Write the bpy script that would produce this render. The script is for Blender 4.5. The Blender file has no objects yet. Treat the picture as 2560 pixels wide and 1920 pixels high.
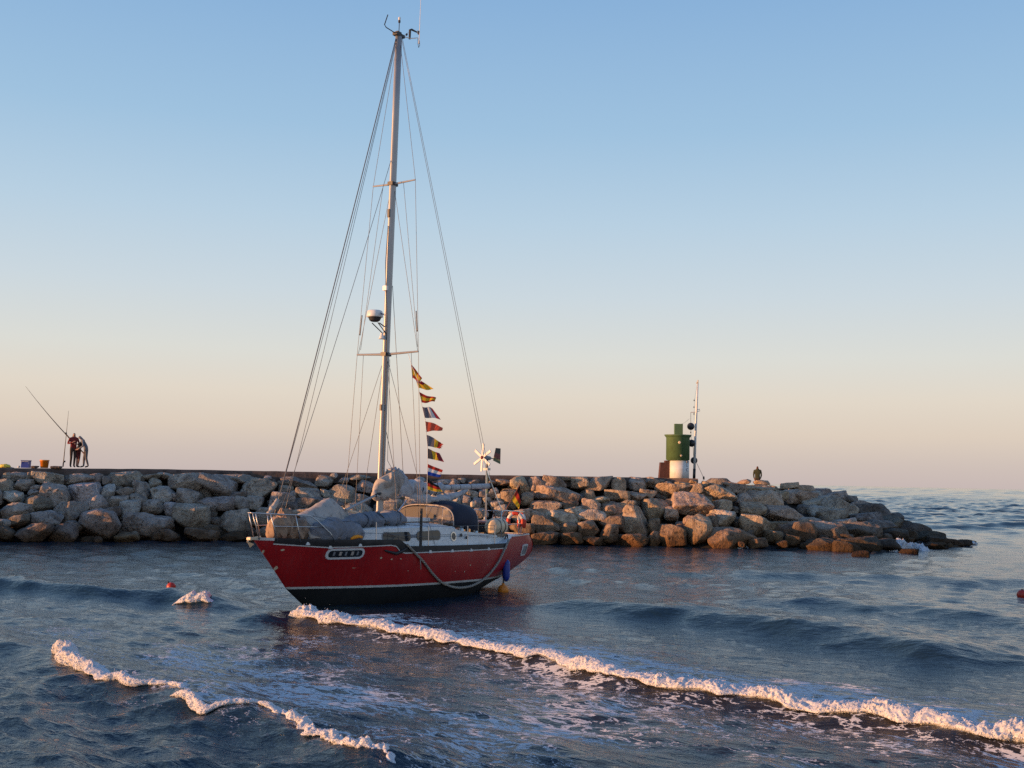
import bpy, math, random
import numpy as np
from mathutils import Vector, Matrix

random.seed(7)
sc = bpy.context.scene
col = sc.collection

# ------------------------------------------------------------------ camera
FPX, CAMH, HOR, SLOPE = 2800.0, 3.2, 1196.0, 0.0212      # focal length and horizon in 2560x1920 photo pixels
roll = math.atan(SLOPE)
pitch = math.atan((HOR - 960) * math.cos(roll) / FPX)
cp, sp_ = math.cos(pitch), math.sin(pitch)
F_ = np.array([0, cp, sp_]); U0 = np.array([0, -sp_, cp]); R0 = np.array([1.0, 0, 0])
R_ = R0 * math.cos(roll) + U0 * math.sin(roll)
U_ = U0 * math.cos(roll) - R0 * math.sin(roll)
C_ = np.array([0, 0, CAMH])
def ray(x, y): return F_ + R_ * (x - 1280) / FPX + U_ * (960 - y) / FPX
def at(x, y, Y):                                          # the point Y metres out along a photo pixel's ray
    d = ray(x, y); return C_ + d * (Y / d[1])
def ground(x, y, z=0.0):
    d = ray(x, y); return C_ + d * ((z - CAMH) / d[2])
cam_d = bpy.data.cameras.new('camera'); cam = bpy.data.objects.new('camera', cam_d); col.objects.link(cam)
cam_d.sensor_width = 36; cam_d.lens = 36 * FPX / 2560; cam_d.clip_end = 30000; cam_d.clip_start = 0.1
cam.matrix_world = Matrix(((R_[0], U_[0], -F_[0], C_[0]), (R_[1], U_[1], -F_[1], C_[1]), (R_[2], U_[2], -F_[2], C_[2]), (0, 0, 0, 1)))
sc.camera = cam

# ------------------------------------------------------------------ sky, sun, exposure
SUN_AZ, SUN_EL = math.radians(194.5), math.radians(5.0)   # azimuth counter-clockwise from +X
world = bpy.data.worlds.new('World'); sc.world = world; world.use_nodes = True
wt = world.node_tree; wn = wt.nodes; wn.clear()
sky = wn.new('ShaderNodeTexSky'); sky.sky_type = 'NISHITA'; sky.sun_disc = False
sky.sun_elevation = SUN_EL; sky.sun_rotation = math.pi / 2 - SUN_AZ
sky.air_density = 1.0; sky.dust_density = 0.6; sky.ozone_density = 3.0; sky.altitude = 0
bg = wn.new('ShaderNodeBackground'); bg.inputs['Strength'].default_value = 0.72
wo = wn.new('ShaderNodeOutputWorld')
def lin(r, g, b): return tuple(((c / 255) / 12.92 if c <= 10 else ((c / 255 + .055) / 1.055) ** 2.4) for c in (r, g, b)) + (1,)
# clear dusk air: mauve haze belt on the horizon, cream above it, blue overhead; the same all round, a little warmer toward the sun
wtc = wn.new('ShaderNodeTexCoord'); wsx = wn.new('ShaderNodeSeparateXYZ'); wt.links.new(wtc.outputs['Generated'], wsx.inputs[0])
wr = wn.new('ShaderNodeValToRGB'); we = wr.color_ramp.elements
SKY = [(0.0, (203, 188, 185)), (.018, (211, 196, 188)), (.042, (225, 209, 193)), (.072, (230, 219, 204)), (.107, (224, 224, 217)), (.16, (208, 220, 227)), (.225, (188, 212, 230)), (.30, (163, 198, 227)), (.40, (141, 181, 221)), (.65, (96, 138, 194)), (1.0, (72, 110, 168))]
while len(we) < len(SKY): we.new(.5)
for el, (p_, c_) in zip(we, SKY): el.position = p_; el.color = lin(*c_)
wt.links.new(wsx.outputs['Z'], wr.inputs['Fac'])
wsc = wn.new('ShaderNodeVectorMath'); wsc.operation = 'SCALE'; wsc.inputs['Scale'].default_value = 0.10; wt.links.new(sky.outputs[0], wsc.inputs[0])
wmx = wn.new('ShaderNodeMixRGB'); wmx.inputs['Fac'].default_value = 0.06; wt.links.new(wr.outputs['Color'], wmx.inputs['Color1']); wt.links.new(wsc.outputs[0], wmx.inputs['Color2'])
wt.links.new(wmx.outputs['Color'], bg.inputs['Color']); wt.links.new(bg.outputs[0], wo.inputs['Surface'])
sun_d = bpy.data.lights.new('sun', 'SUN'); sun_d.energy = 5.0; sun_d.angle = math.radians(0.6); sun_d.color = (1.0, 0.49, 0.20)
sun = bpy.data.objects.new('sun', sun_d); col.objects.link(sun)
S_ = Vector((math.cos(SUN_AZ) * math.cos(SUN_EL), math.sin(SUN_AZ) * math.cos(SUN_EL), math.sin(SUN_EL)))
sun.rotation_euler = S_.to_track_quat('Z', 'Y').to_euler(); sun.location = (-30, -5, 20)
sc.view_settings.view_transform = 'Standard'; sc.view_settings.look = 'None'
sc.view_settings.exposure = 0.48; sc.view_settings.gamma = 1.0; sc.view_settings.use_curve_mapping = False
sc.cycles.use_denoising = False; sc.cycles.sample_clamp_direct = 3.0; sc.cycles.sample_clamp_indirect = 2.0; sc.cycles.max_bounces = 6; sc.cycles.caustics_reflective = False; sc.cycles.caustics_refractive = False

# ------------------------------------------------------------------ helpers
def _h(ix, iy, iz, seed):
    h = (ix.astype(np.int64) * 73856093) ^ (iy.astype(np.int64) * 19349663) ^ (iz.astype(np.int64) * 83492791) ^ (seed * 2654435761)
    h = h & 0xffffffff; h = (h ^ (h >> 13)) * 1274126177 & 0xffffffff
    return h ^ (h >> 16)
def pnoise(P, seed=0):
    P = np.asarray(P, float); I = np.floor(P).astype(np.int64); f = P - I
    u = f * f * f * (f * (f * 6 - 15) + 10); out = 0
    for dx in (0, 1):
        for dy in (0, 1):
            for dz in (0, 1):
                h = _h(I[:, 0] + dx, I[:, 1] + dy, I[:, 2] + dz, seed)
                gx = (h & 255) / 127.5 - 1; gy = ((h >> 8) & 255) / 127.5 - 1; gz = ((h >> 16) & 255) / 127.5 - 1
                d = gx * (f[:, 0] - dx) + gy * (f[:, 1] - dy) + gz * (f[:, 2] - dz)
                w = (u[:, 0] if dx else 1 - u[:, 0]) * (u[:, 1] if dy else 1 - u[:, 1]) * (u[:, 2] if dz else 1 - u[:, 2])
                out = out + w * d
    return out
def fbm(P, o=3, seed=0):
    s = 0; a = 1.0; P = np.asarray(P, float)
    for i in range(o):
        s = s + a * pnoise(P * 2 ** i + 17.3 * i, seed + i); a *= 0.5
    return s
def sstep(a, b, x):
    t = np.clip((x - a) / (b - a), 0, 1); return t * t * (3 - 2 * t)

def put(o, parent=None):
    col.objects.link(o)
    if parent is not None: o.parent = parent
    return o
def mesh_data(name, V, F, mats, smooth=False, fm=None):
    me = bpy.data.meshes.new(name)
    if len(F) > 400 and len({len(f) for f in F[:50]} | {len(F[-1])}) == 1:
        V = np.asarray(V, np.float32); F = np.asarray(F, np.int32); k = F.shape[1]
        me.vertices.add(len(V)); me.vertices.foreach_set('co', V.ravel()); me.loops.add(F.size); me.loops.foreach_set('vertex_index', F.ravel())
        me.polygons.add(len(F)); me.polygons.foreach_set('loop_start', np.arange(0, F.size, k, dtype=np.int32)); me.update(calc_edges=True)
    else: me.from_pydata([tuple(map(float, v)) for v in V], [], [tuple(int(i) for i in f) for f in F])
    for m in (mats if isinstance(mats, (list, tuple)) else [mats]): me.materials.append(m)
    if fm is not None: me.polygons.foreach_set('material_index', np.asarray(fm, np.int32))
    if smooth: me.polygons.foreach_set('use_smooth', [True] * len(me.polygons))
    me.update(); return me
def mk(name, V, F, mats, parent=None, smooth=False, fm=None):
    return put(bpy.data.objects.new(name, mesh_data(name, V, F, mats, smooth, fm)), parent)
def grid_faces(nr, nc, off=0, closed=False):
    if not closed and nr * nc > 3000:
        i = np.arange((nr - 1) * (nc - 1)); q = off + (i // (nc - 1)) * nc + i % (nc - 1); return np.c_[q, q + 1, q + 1 + nc, q + nc]
    F = []
    for i in range(nr - 1):
        for j in range(nc if closed else nc - 1):
            a = off + i * nc + j; b = off + i * nc + (j + 1) % nc
            F.append((a, b, b + nc, a + nc))
    return F
def tag(o, label=None, cat=None, group=None, kind=None):
    if label: o['label'] = label
    if cat: o['category'] = cat
    if group: o['group'] = group
    if kind: o['kind'] = kind
    return o
def empty(name, loc=(0, 0, 0), rz=0.0):
    o = bpy.data.objects.new(name, None); o.empty_display_size = .2; o.location = loc; o.rotation_euler = (0, 0, rz); col.objects.link(o); return o

class MB:
    """collects shapes; build() links them as one mesh object"""
    def __init__(s): s.V = []; s.F = []; s.M = []
    def add(s, V, F, m=0):
        o = len(s.V); s.V += [tuple(v) for v in V]; s.F += [tuple(i + o for i in f) for f in F]; s.M += [m] * len(F); return s
    def box(s, c, d, m=0, rot=None, taper=1.0):
        V = []
        for sx in (-1, 1):
            for sy in (-1, 1):
                for sz in (-1, 1):
                    k = taper if sz > 0 else 1.0
                    v = Vector((sx * d[0] / 2 * k, sy * d[1] / 2 * k, sz * d[2] / 2))
                    if rot is not None: v = rot @ v
                    V.append((v[0] + c[0], v[1] + c[1], v[2] + c[2]))
        return s.add(V, [(0, 1, 3, 2), (4, 6, 7, 5), (0, 4, 5, 1), (2, 3, 7, 6), (0, 2, 6, 4), (1, 5, 7, 3)], m)
    def tube(s, P, r, n=8, m=0, caps=True):
        P = [Vector(p) for p in P]; k = len(P); r = r if hasattr(r, '__len__') else [r] * k
        V = []; up = None
        for i in range(k):
            t = (P[min(i + 1, k - 1)] - P[max(i - 1, 0)]).normalized()
            if up is None: up = t.orthogonal().normalized()
            else:
                up = up - t * up.dot(t); up = up.normalized() if up.length > 1e-6 else t.orthogonal().normalized()
            b = t.cross(up)
            rr = r[i] if hasattr(r[i], '__len__') else (r[i], r[i])
            for j in range(n):
                a = 2 * math.pi * j / n; v = P[i] + up * math.cos(a) * rr[0] + b * math.sin(a) * rr[1]; V.append(tuple(v))
        F = grid_faces(k, n, 0, True)
        if caps: F += [tuple(range(n - 1, -1, -1)), tuple((k - 1) * n + j for j in range(n))]
        return s.add(V, F, m)
    def lathe(s, prof, c=(0, 0, 0), n=20, m=0, axis=None, caps=True):
        q = Vector((0, 0, 1)).rotation_difference(Vector(axis).normalized()) if axis is not None else None
        V = []
        for (r, z) in prof:
            for j in range(n):
                a = 2 * math.pi * j / n; v = Vector((r * math.cos(a), r * math.sin(a), z))
                if q is not None: v = q @ v
                V.append((v[0] + c[0], v[1] + c[1], v[2] + c[2]))
        F = grid_faces(len(prof), n, 0, True)
        if caps: F += [tuple(range(n - 1, -1, -1)), tuple((len(prof) - 1) * n + j for j in range(n))]
        return s.add(V, F, m)
    def build(s, name, mats, parent=None, smooth=False):
        return mk(name, s.V, s.F, mats, parent, smooth, s.M)

_ICO = {}
def ico(sub):
    if sub in _ICO: return _ICO[sub]
    t = (1 + 5 ** .5) / 2
    V = [(-1, t, 0), (1, t, 0), (-1, -t, 0), (1, -t, 0), (0, -1, t), (0, 1, t), (0, -1, -t), (0, 1, -t), (t, 0, -1), (t, 0, 1), (-t, 0, -1), (-t, 0, 1)]
    V = [np.array(v) / np.linalg.norm(v) for v in V]
    F = [(0, 11, 5), (0, 5, 1), (0, 1, 7), (0, 7, 10), (0, 10, 11), (1, 5, 9), (5, 11, 4), (11, 10, 2), (10, 7, 6), (7, 1, 8), (3, 9, 4), (3, 4, 2), (3, 2, 6), (3, 6, 8), (3, 8, 9), (4, 9, 5), (2, 4, 11), (6, 2, 10), (8, 6, 7), (9, 8, 1)]
    for _ in range(sub):
        c = {}; G = []
        def mid(a, b):
            k = (min(a, b), max(a, b))
            if k not in c:
                v = V[a] + V[b]; V.append(v / np.linalg.norm(v)); c[k] = len(V) - 1
            return c[k]
        for a, b, d in F:
            x, y, z = mid(a, b), mid(b, d), mid(d, a); G += [(a, x, z), (b, y, x), (d, z, y), (x, y, z)]
        F = G
    _ICO[sub] = (np.array(V), F); return _ICO[sub]

# ------------------------------------------------------------------ materials
def nodes(name):
    m = bpy.data.materials.new(name); m.use_nodes = True; nt = m.node_tree
    return m, nt, nt.nodes, nt.links, nt.nodes['Principled BSDF']
def N(nt, t, **kw):
    n = nt.nodes.new(t)
    for k, v in kw.items():
        if hasattr(n, k): setattr(n, k, v)
        else: n.inputs[k.replace('_', ' ')].default_value = v
    return n
def ramp(nt, stops, interp='LINEAR'):
    r = nt.nodes.new('ShaderNodeValToRGB'); r.color_ramp.interpolation = interp; e = r.color_ramp.elements
    while len(e) < len(stops): e.new(0.5)
    for el, (p, c) in zip(e, stops):
        el.position = p; el.color = c if len(c) == 4 else (*c, 1)
    return r
def mat(name, c, rough=0.5, metal=0.0, var=0.15, scale=6.0, bump=0.0, bscale=40.0, dirt=None, spec=0.5):
    m, nt, ns, L, p = nodes(name)
    tc = N(nt, 'ShaderNodeTexCoord'); nz = N(nt, 'ShaderNodeTexNoise', Scale=scale, Detail=5.0); L.new(tc.outputs['Object'], nz.inputs['Vector'])
    lo = tuple(x * (1 - var) for x in c); hi = tuple(min(1, x * (1 + var)) for x in c)
    r = ramp(nt, [(0.3, lo), (0.7, hi)]); L.new(nz.outputs['Fac'], r.inputs['Fac'])
    out = r.outputs['Color']
    if dirt:
        n2 = N(nt, 'ShaderNodeTexNoise', Scale=scale * 2.3, Detail=6.0, Roughness=.7); L.new(tc.outputs['Object'], n2.inputs['Vector'])
        r2 = ramp(nt, [(0.52, (0, 0, 0)), (0.68, (1, 1, 1))]); L.new(n2.outputs['Fac'], r2.inputs['Fac'])
        mx = N(nt, 'ShaderNodeMixRGB'); L.new(r2.outputs['Color'], mx.inputs['Fac']); L.new(out, mx.inputs['Color1']); mx.inputs['Color2'].default_value = (*dirt, 1); out = mx.outputs['Color']
    L.new(out, p.inputs['Base Color'])
    p.inputs['Roughness'].default_value = rough; p.inputs['Metallic'].default_value = metal; p.inputs['Specular IOR Level'].default_value = spec
    if bump > 0:
        n3 = N(nt, 'ShaderNodeTexNoise', Scale=bscale, Detail=4.0); L.new(tc.outputs['Object'], n3.inputs['Vector'])
        b = N(nt, 'ShaderNodeBump', Strength=bump, Distance=0.02); L.new(n3.outputs['Fac'], b.inputs['Height']); L.new(b.outputs['Normal'], p.inputs['Normal'])
    return m

# rock: pale eroded limestone, browner and darker in the tidal zone near the water
def rock_material():
    m, nt, ns, L, p = nodes('limestone_rock')
    geo = N(nt, 'ShaderNodeNewGeometry'); tc = N(nt, 'ShaderNodeTexCoord'); oi = N(nt, 'ShaderNodeObjectInfo')
    ofs = N(nt, 'ShaderNodeVectorMath', operation='SCALE'); L.new(oi.outputs['Location'], ofs.inputs[0]); ofs.inputs['Scale'].default_value = 3.7
    pos = N(nt, 'ShaderNodeVectorMath', operation='ADD'); L.new(geo.outputs['Position'], pos.inputs[0]); L.new(ofs.outputs[0], pos.inputs[1])
    n1 = N(nt, 'ShaderNodeTexNoise', Scale=1.7, Detail=9.0, Roughness=.68, Distortion=.9); L.new(pos.outputs[0], n1.inputs['Vector'])
    r1 = ramp(nt, [(0.26, (.09, .070, .058)), (.40, (.25, .215, .19)), (.54, (.39, .355, .32)), (.74, (.55, .515, .475))]); L.new(n1.outputs['Fac'], r1.inputs['Fac'])
    tint = N(nt, 'ShaderNodeMixRGB', blend_type='MULTIPLY'); tint.inputs['Fac'].default_value = 1; L.new(r1.outputs['Color'], tint.inputs['Color1']); L.new(oi.outputs['Color'], tint.inputs['Color2'])
    # pits and cracks
    v = N(nt, 'ShaderNodeTexVoronoi', Scale=5.5); v.feature = 'F1'; 
    nw = N(nt, 'ShaderNodeTexNoise', Scale=2.5, Detail=3.0); L.new(pos.outputs[0], nw.inputs['Vector'])
    wv = N(nt, 'ShaderNodeMixRGB', blend_type='LINEAR_LIGHT'); wv.inputs['Fac'].default_value = .35; L.new(pos.outputs[0], wv.inputs['Color1']); L.new(nw.outputs['Color'], wv.inputs['Color2']); L.new(wv.outputs['Color'], v.inputs['Vector'])
    rp = ramp(nt, [(0.0, (.30, .27, .25)), (.16, (.62, .58, .55)), (.3, (1, 1, 1))]); L.new(v.outputs['Distance'], rp.inputs['Fac'])
    n2 = N(nt, 'ShaderNodeTexNoise', Scale=.9, Detail=2.0); L.new(pos.outputs[0], n2.inputs['Vector'])
    pm = ramp(nt, [(.48, (0, 0, 0)), (.6, (1, 1, 1))]); L.new(n2.outputs['Fac'], pm.inputs['Fac'])
    pit = N(nt, 'ShaderNodeMixRGB', blend_type='MULTIPLY'); L.new(pm.outputs['Color'], pit.inputs['Fac']); L.new(tint.outputs['Color'], pit.inputs['Color1']); L.new(rp.outputs['Color'], pit.inputs['Color2'])
    # tidal stain
    sx = N(nt, 'ShaderNodeSeparateXYZ'); L.new(geo.outputs['Position'], sx.inputs[0])
    ns2 = N(nt, 'ShaderNodeTexNoise', Scale=.8, Detail=4.0); L.new(geo.outputs['Position'], ns2.inputs['Vector'])
    ad = N(nt, 'ShaderNodeMath', operation='MULTIPLY_ADD'); L.new(ns2.outputs['Fac'], ad.inputs[0]); ad.inputs[1].default_value = -1.3; L.new(sx.outputs['Z'], ad.inputs[2])
    mr = N(nt, 'ShaderNodeMapRange'); L.new(ad.outputs[0], mr.inputs['Value']); mr.inputs['From Min'].default_value = -.45; mr.inputs['From Max'].default_value = .75
    mr.inputs['To Min'].default_value = 1; mr.inputs['To Max'].default_value = 0
    st = N(nt, 'ShaderNodeMixRGB', blend_type='MULTIPLY'); L.new(mr.outputs[0], st.inputs['Fac']); L.new(pit.outputs['Color'], st.inputs['Color1']); st.inputs['Color2'].default_value = (.34, .24, .15, 1)
    L.new(st.outputs['Color'], p.inputs['Base Color']); p.inputs['Roughness'].default_value = .88; p.inputs['Specular IOR Level'].default_value = .25
    nb = N(nt, 'ShaderNodeTexNoise', Scale=7.0, Detail=8.0, Roughness=.65); L.new(pos.outputs[0], nb.inputs['Vector'])
    hb = N(nt, 'ShaderNodeMath', operation='MULTIPLY_ADD'); L.new(rp.outputs['Color'], hb.inputs[0]); hb.inputs[1].default_value = .6; L.new(nb.outputs['Fac'], hb.inputs[2])
    b = N(nt, 'ShaderNodeBump', Strength=1.0, Distance=.16); L.new(hb.outputs[0], b.inputs['Height']); L.new(b.outputs['Normal'], p.inputs['Normal'])
    return m
M_rock = rock_material()
M_core = mat('shaded_gap_rubble', (.022, .018, .016), .95, var=.4, scale=2.0, bump=.6, bscale=5)  # near-black colour stands in for shade between the boulders
M_cap = mat('weathered_concrete', (.12, .085, .072), .95, var=.35, scale=1.6, bump=.5, bscale=9, dirt=(.05, .035, .03))

# ------------------------------------------------------------------ the sea
def gl(pts): return np.array([ground(x, y)[:2] for x, y in pts])
CREST_A = gl([(725, 1552), (760, 1562), (820, 1574), (900, 1588), (1041, 1612), (1130, 1630), (1215, 1647), (1330, 1668), (1447, 1697), (1530, 1718), (1620, 1733), (1700, 1748), (1794, 1762), (1967, 1785), (2080, 1802), (2199, 1820), (2314, 1838), (2400, 1862), (2480, 1872), (2560, 1884), (2900, 1935)])
CREST_B1 = gl([(143, 1655), (160, 1685), (205, 1705), (265, 1720), (330, 1735), (390, 1742), (440, 1748), (480, 1762)])
CREST_B2 = gl([(426, 1764), (455, 1782), (500, 1797), (560, 1805), (605, 1804), (655, 1802), (720, 1822)])
CREST_B3 = gl([(682, 1806), (730, 1840), (790, 1872), (850, 1895), (920, 1922), (1000, 1950)])
CREST_B = gl([(-400, 1585), (-100, 1612), (60, 1640), (143, 1668), (205, 1707), (330, 1737), (450, 1768), (560, 1803), (680, 1815), (800, 1872), (920, 1918), (1150, 2000)])
CREST_C = gl([(-500, 1440), (-150, 1456), (0, 1470), (110, 1482), (270, 1494), (430, 1503), (540, 1516), (640, 1528)])
FOAM_C = gl([(432, 1511), (470, 1515), (510, 1519), (540, 1519)])
CREST_D = gl([(1230, 1503), (1290, 1511), (1500, 1528), (1700, 1550), (1900, 1578), (2100, 1604), (2300, 1640), (2560, 1680), (2900, 1730)])
CREST_E = gl([(1650, 1488), (1900, 1500), (2150, 1520), (2400, 1544), (2600, 1562), (2900, 1590)])
CREST_G = gl([(1500, 1428), (1900, 1438), (2300, 1452), (2600, 1462), (2900, 1475)])
CREST_BOW = gl([(560, 1545), (640, 1552), (700, 1556), (770, 1560)])

def poly_dist(P, L):
    """signed distance to a crest line (positive to seaward), arc length of the foot and overshoot past the ends"""
    best = np.full(len(P), 1e9); sd = np.zeros(len(P)); sl = np.zeros(len(P)); ov = np.zeros(len(P)); acc = 0.0
    for i in range(len(L) - 1):
        a, b = L[i], L[i + 1]; d = b - a; ln = np.hypot(*d); d = d / ln
        r = P - a; t = r @ d; tc = np.clip(t, 0, ln); q = r - np.outer(tc, d); dist = np.hypot(q[:, 0], q[:, 1])
        cr = d[0] * r[:, 1] - d[1] * r[:, 0]
        k = dist < best
        best[k] = dist[k]; sd[k] = np.where(cr[k] >= 0, dist[k], -dist[k]); sl[k] = acc + tc[k]
        o = np.abs(t - tc)
        ov[k] = o[k]
        acc += ln
    return sd, sl, ov, acc

def swell(P, L, h, wf, wb, fade=1.5, seed=0, jit=.25):
    sd, sl, ov, tot = poly_dist(P, L)
    sd = sd + jit * pnoise(np.c_[P * .9, np.full(len(P), seed + .5)], seed)
    t = L[-1] - L[0]; t = t / np.hypot(*t); q = (P - L[0]) @ t; qe = float((L[-1] - L[0]) @ t)
    e = sstep(0, fade, q) * sstep(0, fade, qe - q); sl = q
    amp = h * (1 + .35 * pnoise(np.c_[q * .5, np.zeros(len(q)), np.full(len(q), seed)], seed + 3))
    return amp * e * np.where(sd < 0, np.exp(-(sd / wf) ** 2), np.exp(-(sd / wb) ** 2)), sd, sl, e

WAVES = []
rw = random.Random(11)
for i in range(96):
    lam = 0.24 * (58 ** ((i / 95) ** 1.15)); base = math.atan2(-.83, -.55)
    th = base + rw.gauss(0, .70 if lam < 2.5 else .42)
    s = .046 if lam < 1.5 else (.032 if lam < 3.2 else (.046 if lam < 5.2 else .018))
    WAVES.append((lam, th, s * rw.uniform(.7, 1.3), rw.uniform(0, 6.283)))
for i in range(26):
    lam = 14.0 * (10 ** (i / 25)); WAVES.append((lam, math.atan2(-.83, -.55) + rw.gauss(0, .45), (.034 if lam < 40 else .022) * rw.uniform(.7, 1.3), rw.uniform(0, 6.283)))
def sea_height(P, dr=None):
    """height and horizontal pull of the sea at ground points P"""
    r = np.hypot(P[:, 0], P[:, 1]); z = np.zeros(len(P)); dx = np.zeros(len(P)); dy = np.zeros(len(P))
    gust = .75 + .5 * np.clip(fbm(np.c_[P * .11, np.zeros(len(P))], 2, 5) + .35, 0, 1)
    lowl = 1 - sstep(-1.5, .5, (P[:, 0] + 7.2) * .55 + (P[:, 1] - 18.5) * .83)     # choppier water inshore of the small breakers
    out = sstep(58, 95, P[:, 1] - .25 * P[:, 0])           # open sea beyond the breakwater's shelter
    chop = np.clip(.58 + .5 * out + .45 * lowl, 0, 1)
    for lam, th, s, ph in WAVES:
        k = 2 * math.pi / lam; a = s / k
        w = gust if dr is None else gust * sstep(1.8, 3.0, lam / dr)
        if lam >= 14:
            if dr is None: continue
            w = w * out * (1 - sstep(6, 9, lam / dr))
        elif lam > 3.2: w = w * (.08 + .92 * out if lam < 7 else .04 + .96 * out)
        else: w = w * chop * (1 + .75 * out if lam > .9 else 1)
        arg = k * (P[:, 0] * math.cos(th) + P[:, 1] * math.sin(th)) + ph
        z += a * w * np.cos(arg); g = a * w * np.sin(arg) * .8; dx -= g * math.cos(th); dy -= g * math.sin(th)
    foam = np.zeros(len(P)); sand_reflect = np.zeros(len(P))
    calm = np.ones(len(P))
    near = r < 75
    Q = P[near]
    tot = np.zeros(len(Q)); fo = np.zeros(len(Q)); sa = np.zeros(len(Q)); ca = np.ones(len(Q))
    hA, sA, lA, eA = swell(Q, CREST_A, .17, .26, 2.3, 1.0, 1, .12); tot += hA
    hB, sB, lB, eB = swell(Q, CREST_B, .17, .45, 1.5, 1.5, 2, .05); tot += hB
    hC, sC, lC, eC = swell(Q, CREST_C, .26, .38, 1.4, 2.0, 3, .22); tot += hC
    hD, sD, lD, eD = swell(Q, CREST_D, .33, .75, 2.2, 4.0, 4, .3); tot += hD
    hE, sE, lE, eE = swell(Q, CREST_E, .20, .8, 2.2, 5.0, 5, .4); tot += hE
    hG, sG, lG, eG = swell(Q, CREST_G, .16, .9, 2.4, 5.0, 6, .5); tot += hG
    hH, sH, lH, eH = swell(Q, CREST_BOW, .24, .5, 1.2, 1.2, 7, .1); tot += hH
    fo += eA * (1.12 * sstep(-.05, .05, sA) * (1 - sstep(1.6, 4.6, sA)) + .74 * sstep(-9.5, -3.0, sA) * (1 - sstep(-.3, 0, sA)) * sstep(.5, 3.0, lA) + .45 * np.exp(-(sA / .25) ** 2))
    fo += .45 * sstep(0, .1, sB) * (1 - sstep(.8, 3.8, sB)) * eB
    fo += .5 * np.exp(-((Q[:, 0] + 8.5) / 1.6) ** 2 - ((Q[:, 1] - 22.5) / 1.3) ** 2)
    fo *= .8 + .9 * fbm(np.c_[Q * .45, np.full(len(Q), 3.3)], 2, 21)
    sa += eA * sstep(-7, -1.0, sA) * (1 - sstep(0.0, .25, sA)) * .85 + .25 * eA * sstep(0, .3, sA) * (1 - sstep(1.5, 4, sA))
    sa = np.clip(sa + .15 * np.exp(-((Q[:, 1] - 16) / 7) ** 2), 0, 1)
    bc_ = (Q - np.array([-4.87, 27.46])) @ np.array([.545, .839]); bp_ = (Q - np.array([-4.87, 27.46])) @ np.array([.839, -.545])
    ca -= .62 * sstep(-1.5, 1, bc_) * (1 - sstep(8.5, 12, bc_)) * sstep(-2, .5, bp_) * (1 - sstep(4.5, 8.5, bp_))
    ca -= .45 * eA * sstep(.8, 2.2, sA) * (1 - sstep(3.5, 6.5, sA))
    ca = np.clip(ca, .25, 1); z[near] = z[near] * ca + tot; dx[near] *= ca; dy[near] *= ca
    foam[near] = np.clip(fo, 0, 1.1); sand_reflect[near] = sa
    return z, dx, dy, foam, sand_reflect, chop * (1 - .78 * sstep(45, 110, r))

def build_sea():
    r = [9.4]
    while r[-1] < 330: r.append(r[-1] + max(.034, min(.5 + .45 * min(1, max(0, (r[-1] - 180) / 80)), r[-1] ** 2 / 3584 * .54)))
    while r[-1] < 4000: r.append(r[-1] + (r[-1] / 330) ** 1.6 * .95 + .15)
    while r[-1] < 16000: r.append(r[-1] * 1.15)
    r = np.array(r); dr = np.gradient(r)
    a = np.radians(np.linspace(-33, 33, 551))
    RR, AA = np.meshgrid(r, a, indexing='ij'); P = np.c_[(RR * np.sin(AA)).ravel(), (RR * np.cos(AA)).ravel()]
    DR = np.repeat(dr, len(a))
    z, dx, dy, foam, sand_reflect, chop = sea_height(P, DR)
    V = np.c_[P[:, 0] + dx, P[:, 1] + dy, z]; nr, nc = len(r), len(a)
    i = np.arange((nr - 1) * (nc - 1)); q = (i // (nc - 1)) * nc + i % (nc - 1)
    F = np.c_[q, q + nc, q + nc + 1, q + 1].astype(np.int32)
    me = bpy.data.meshes.new('sea'); me.vertices.add(len(V)); me.vertices.foreach_set('co', V.astype(np.float32).ravel())
    me.loops.add(F.size); me.loops.foreach_set('vertex_index', F.ravel()); me.polygons.add(len(F))
    me.polygons.foreach_set('loop_start', np.arange(0, F.size, 4, dtype=np.int32)); me.polygons.foreach_set('use_smooth', np.ones(len(F), bool))
    me.update(calc_edges=True)
    at_ = me.attributes.new('foam', 'FLOAT', 'POINT'); at_.data.foreach_set('value', foam.astype(np.float32))
    at_ = me.attributes.new('sand_reflect', 'FLOAT', 'POINT'); at_.data.foreach_set('value', sand_reflect.astype(np.float32))
    at_ = me.attributes.new('chop', 'FLOAT', 'POINT'); at_.data.foreach_set('value', chop.astype(np.float32))
    me.materials.append(M_sea)
    return tag(put(bpy.data.objects.new('sea', me)), kind='structure')

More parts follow.
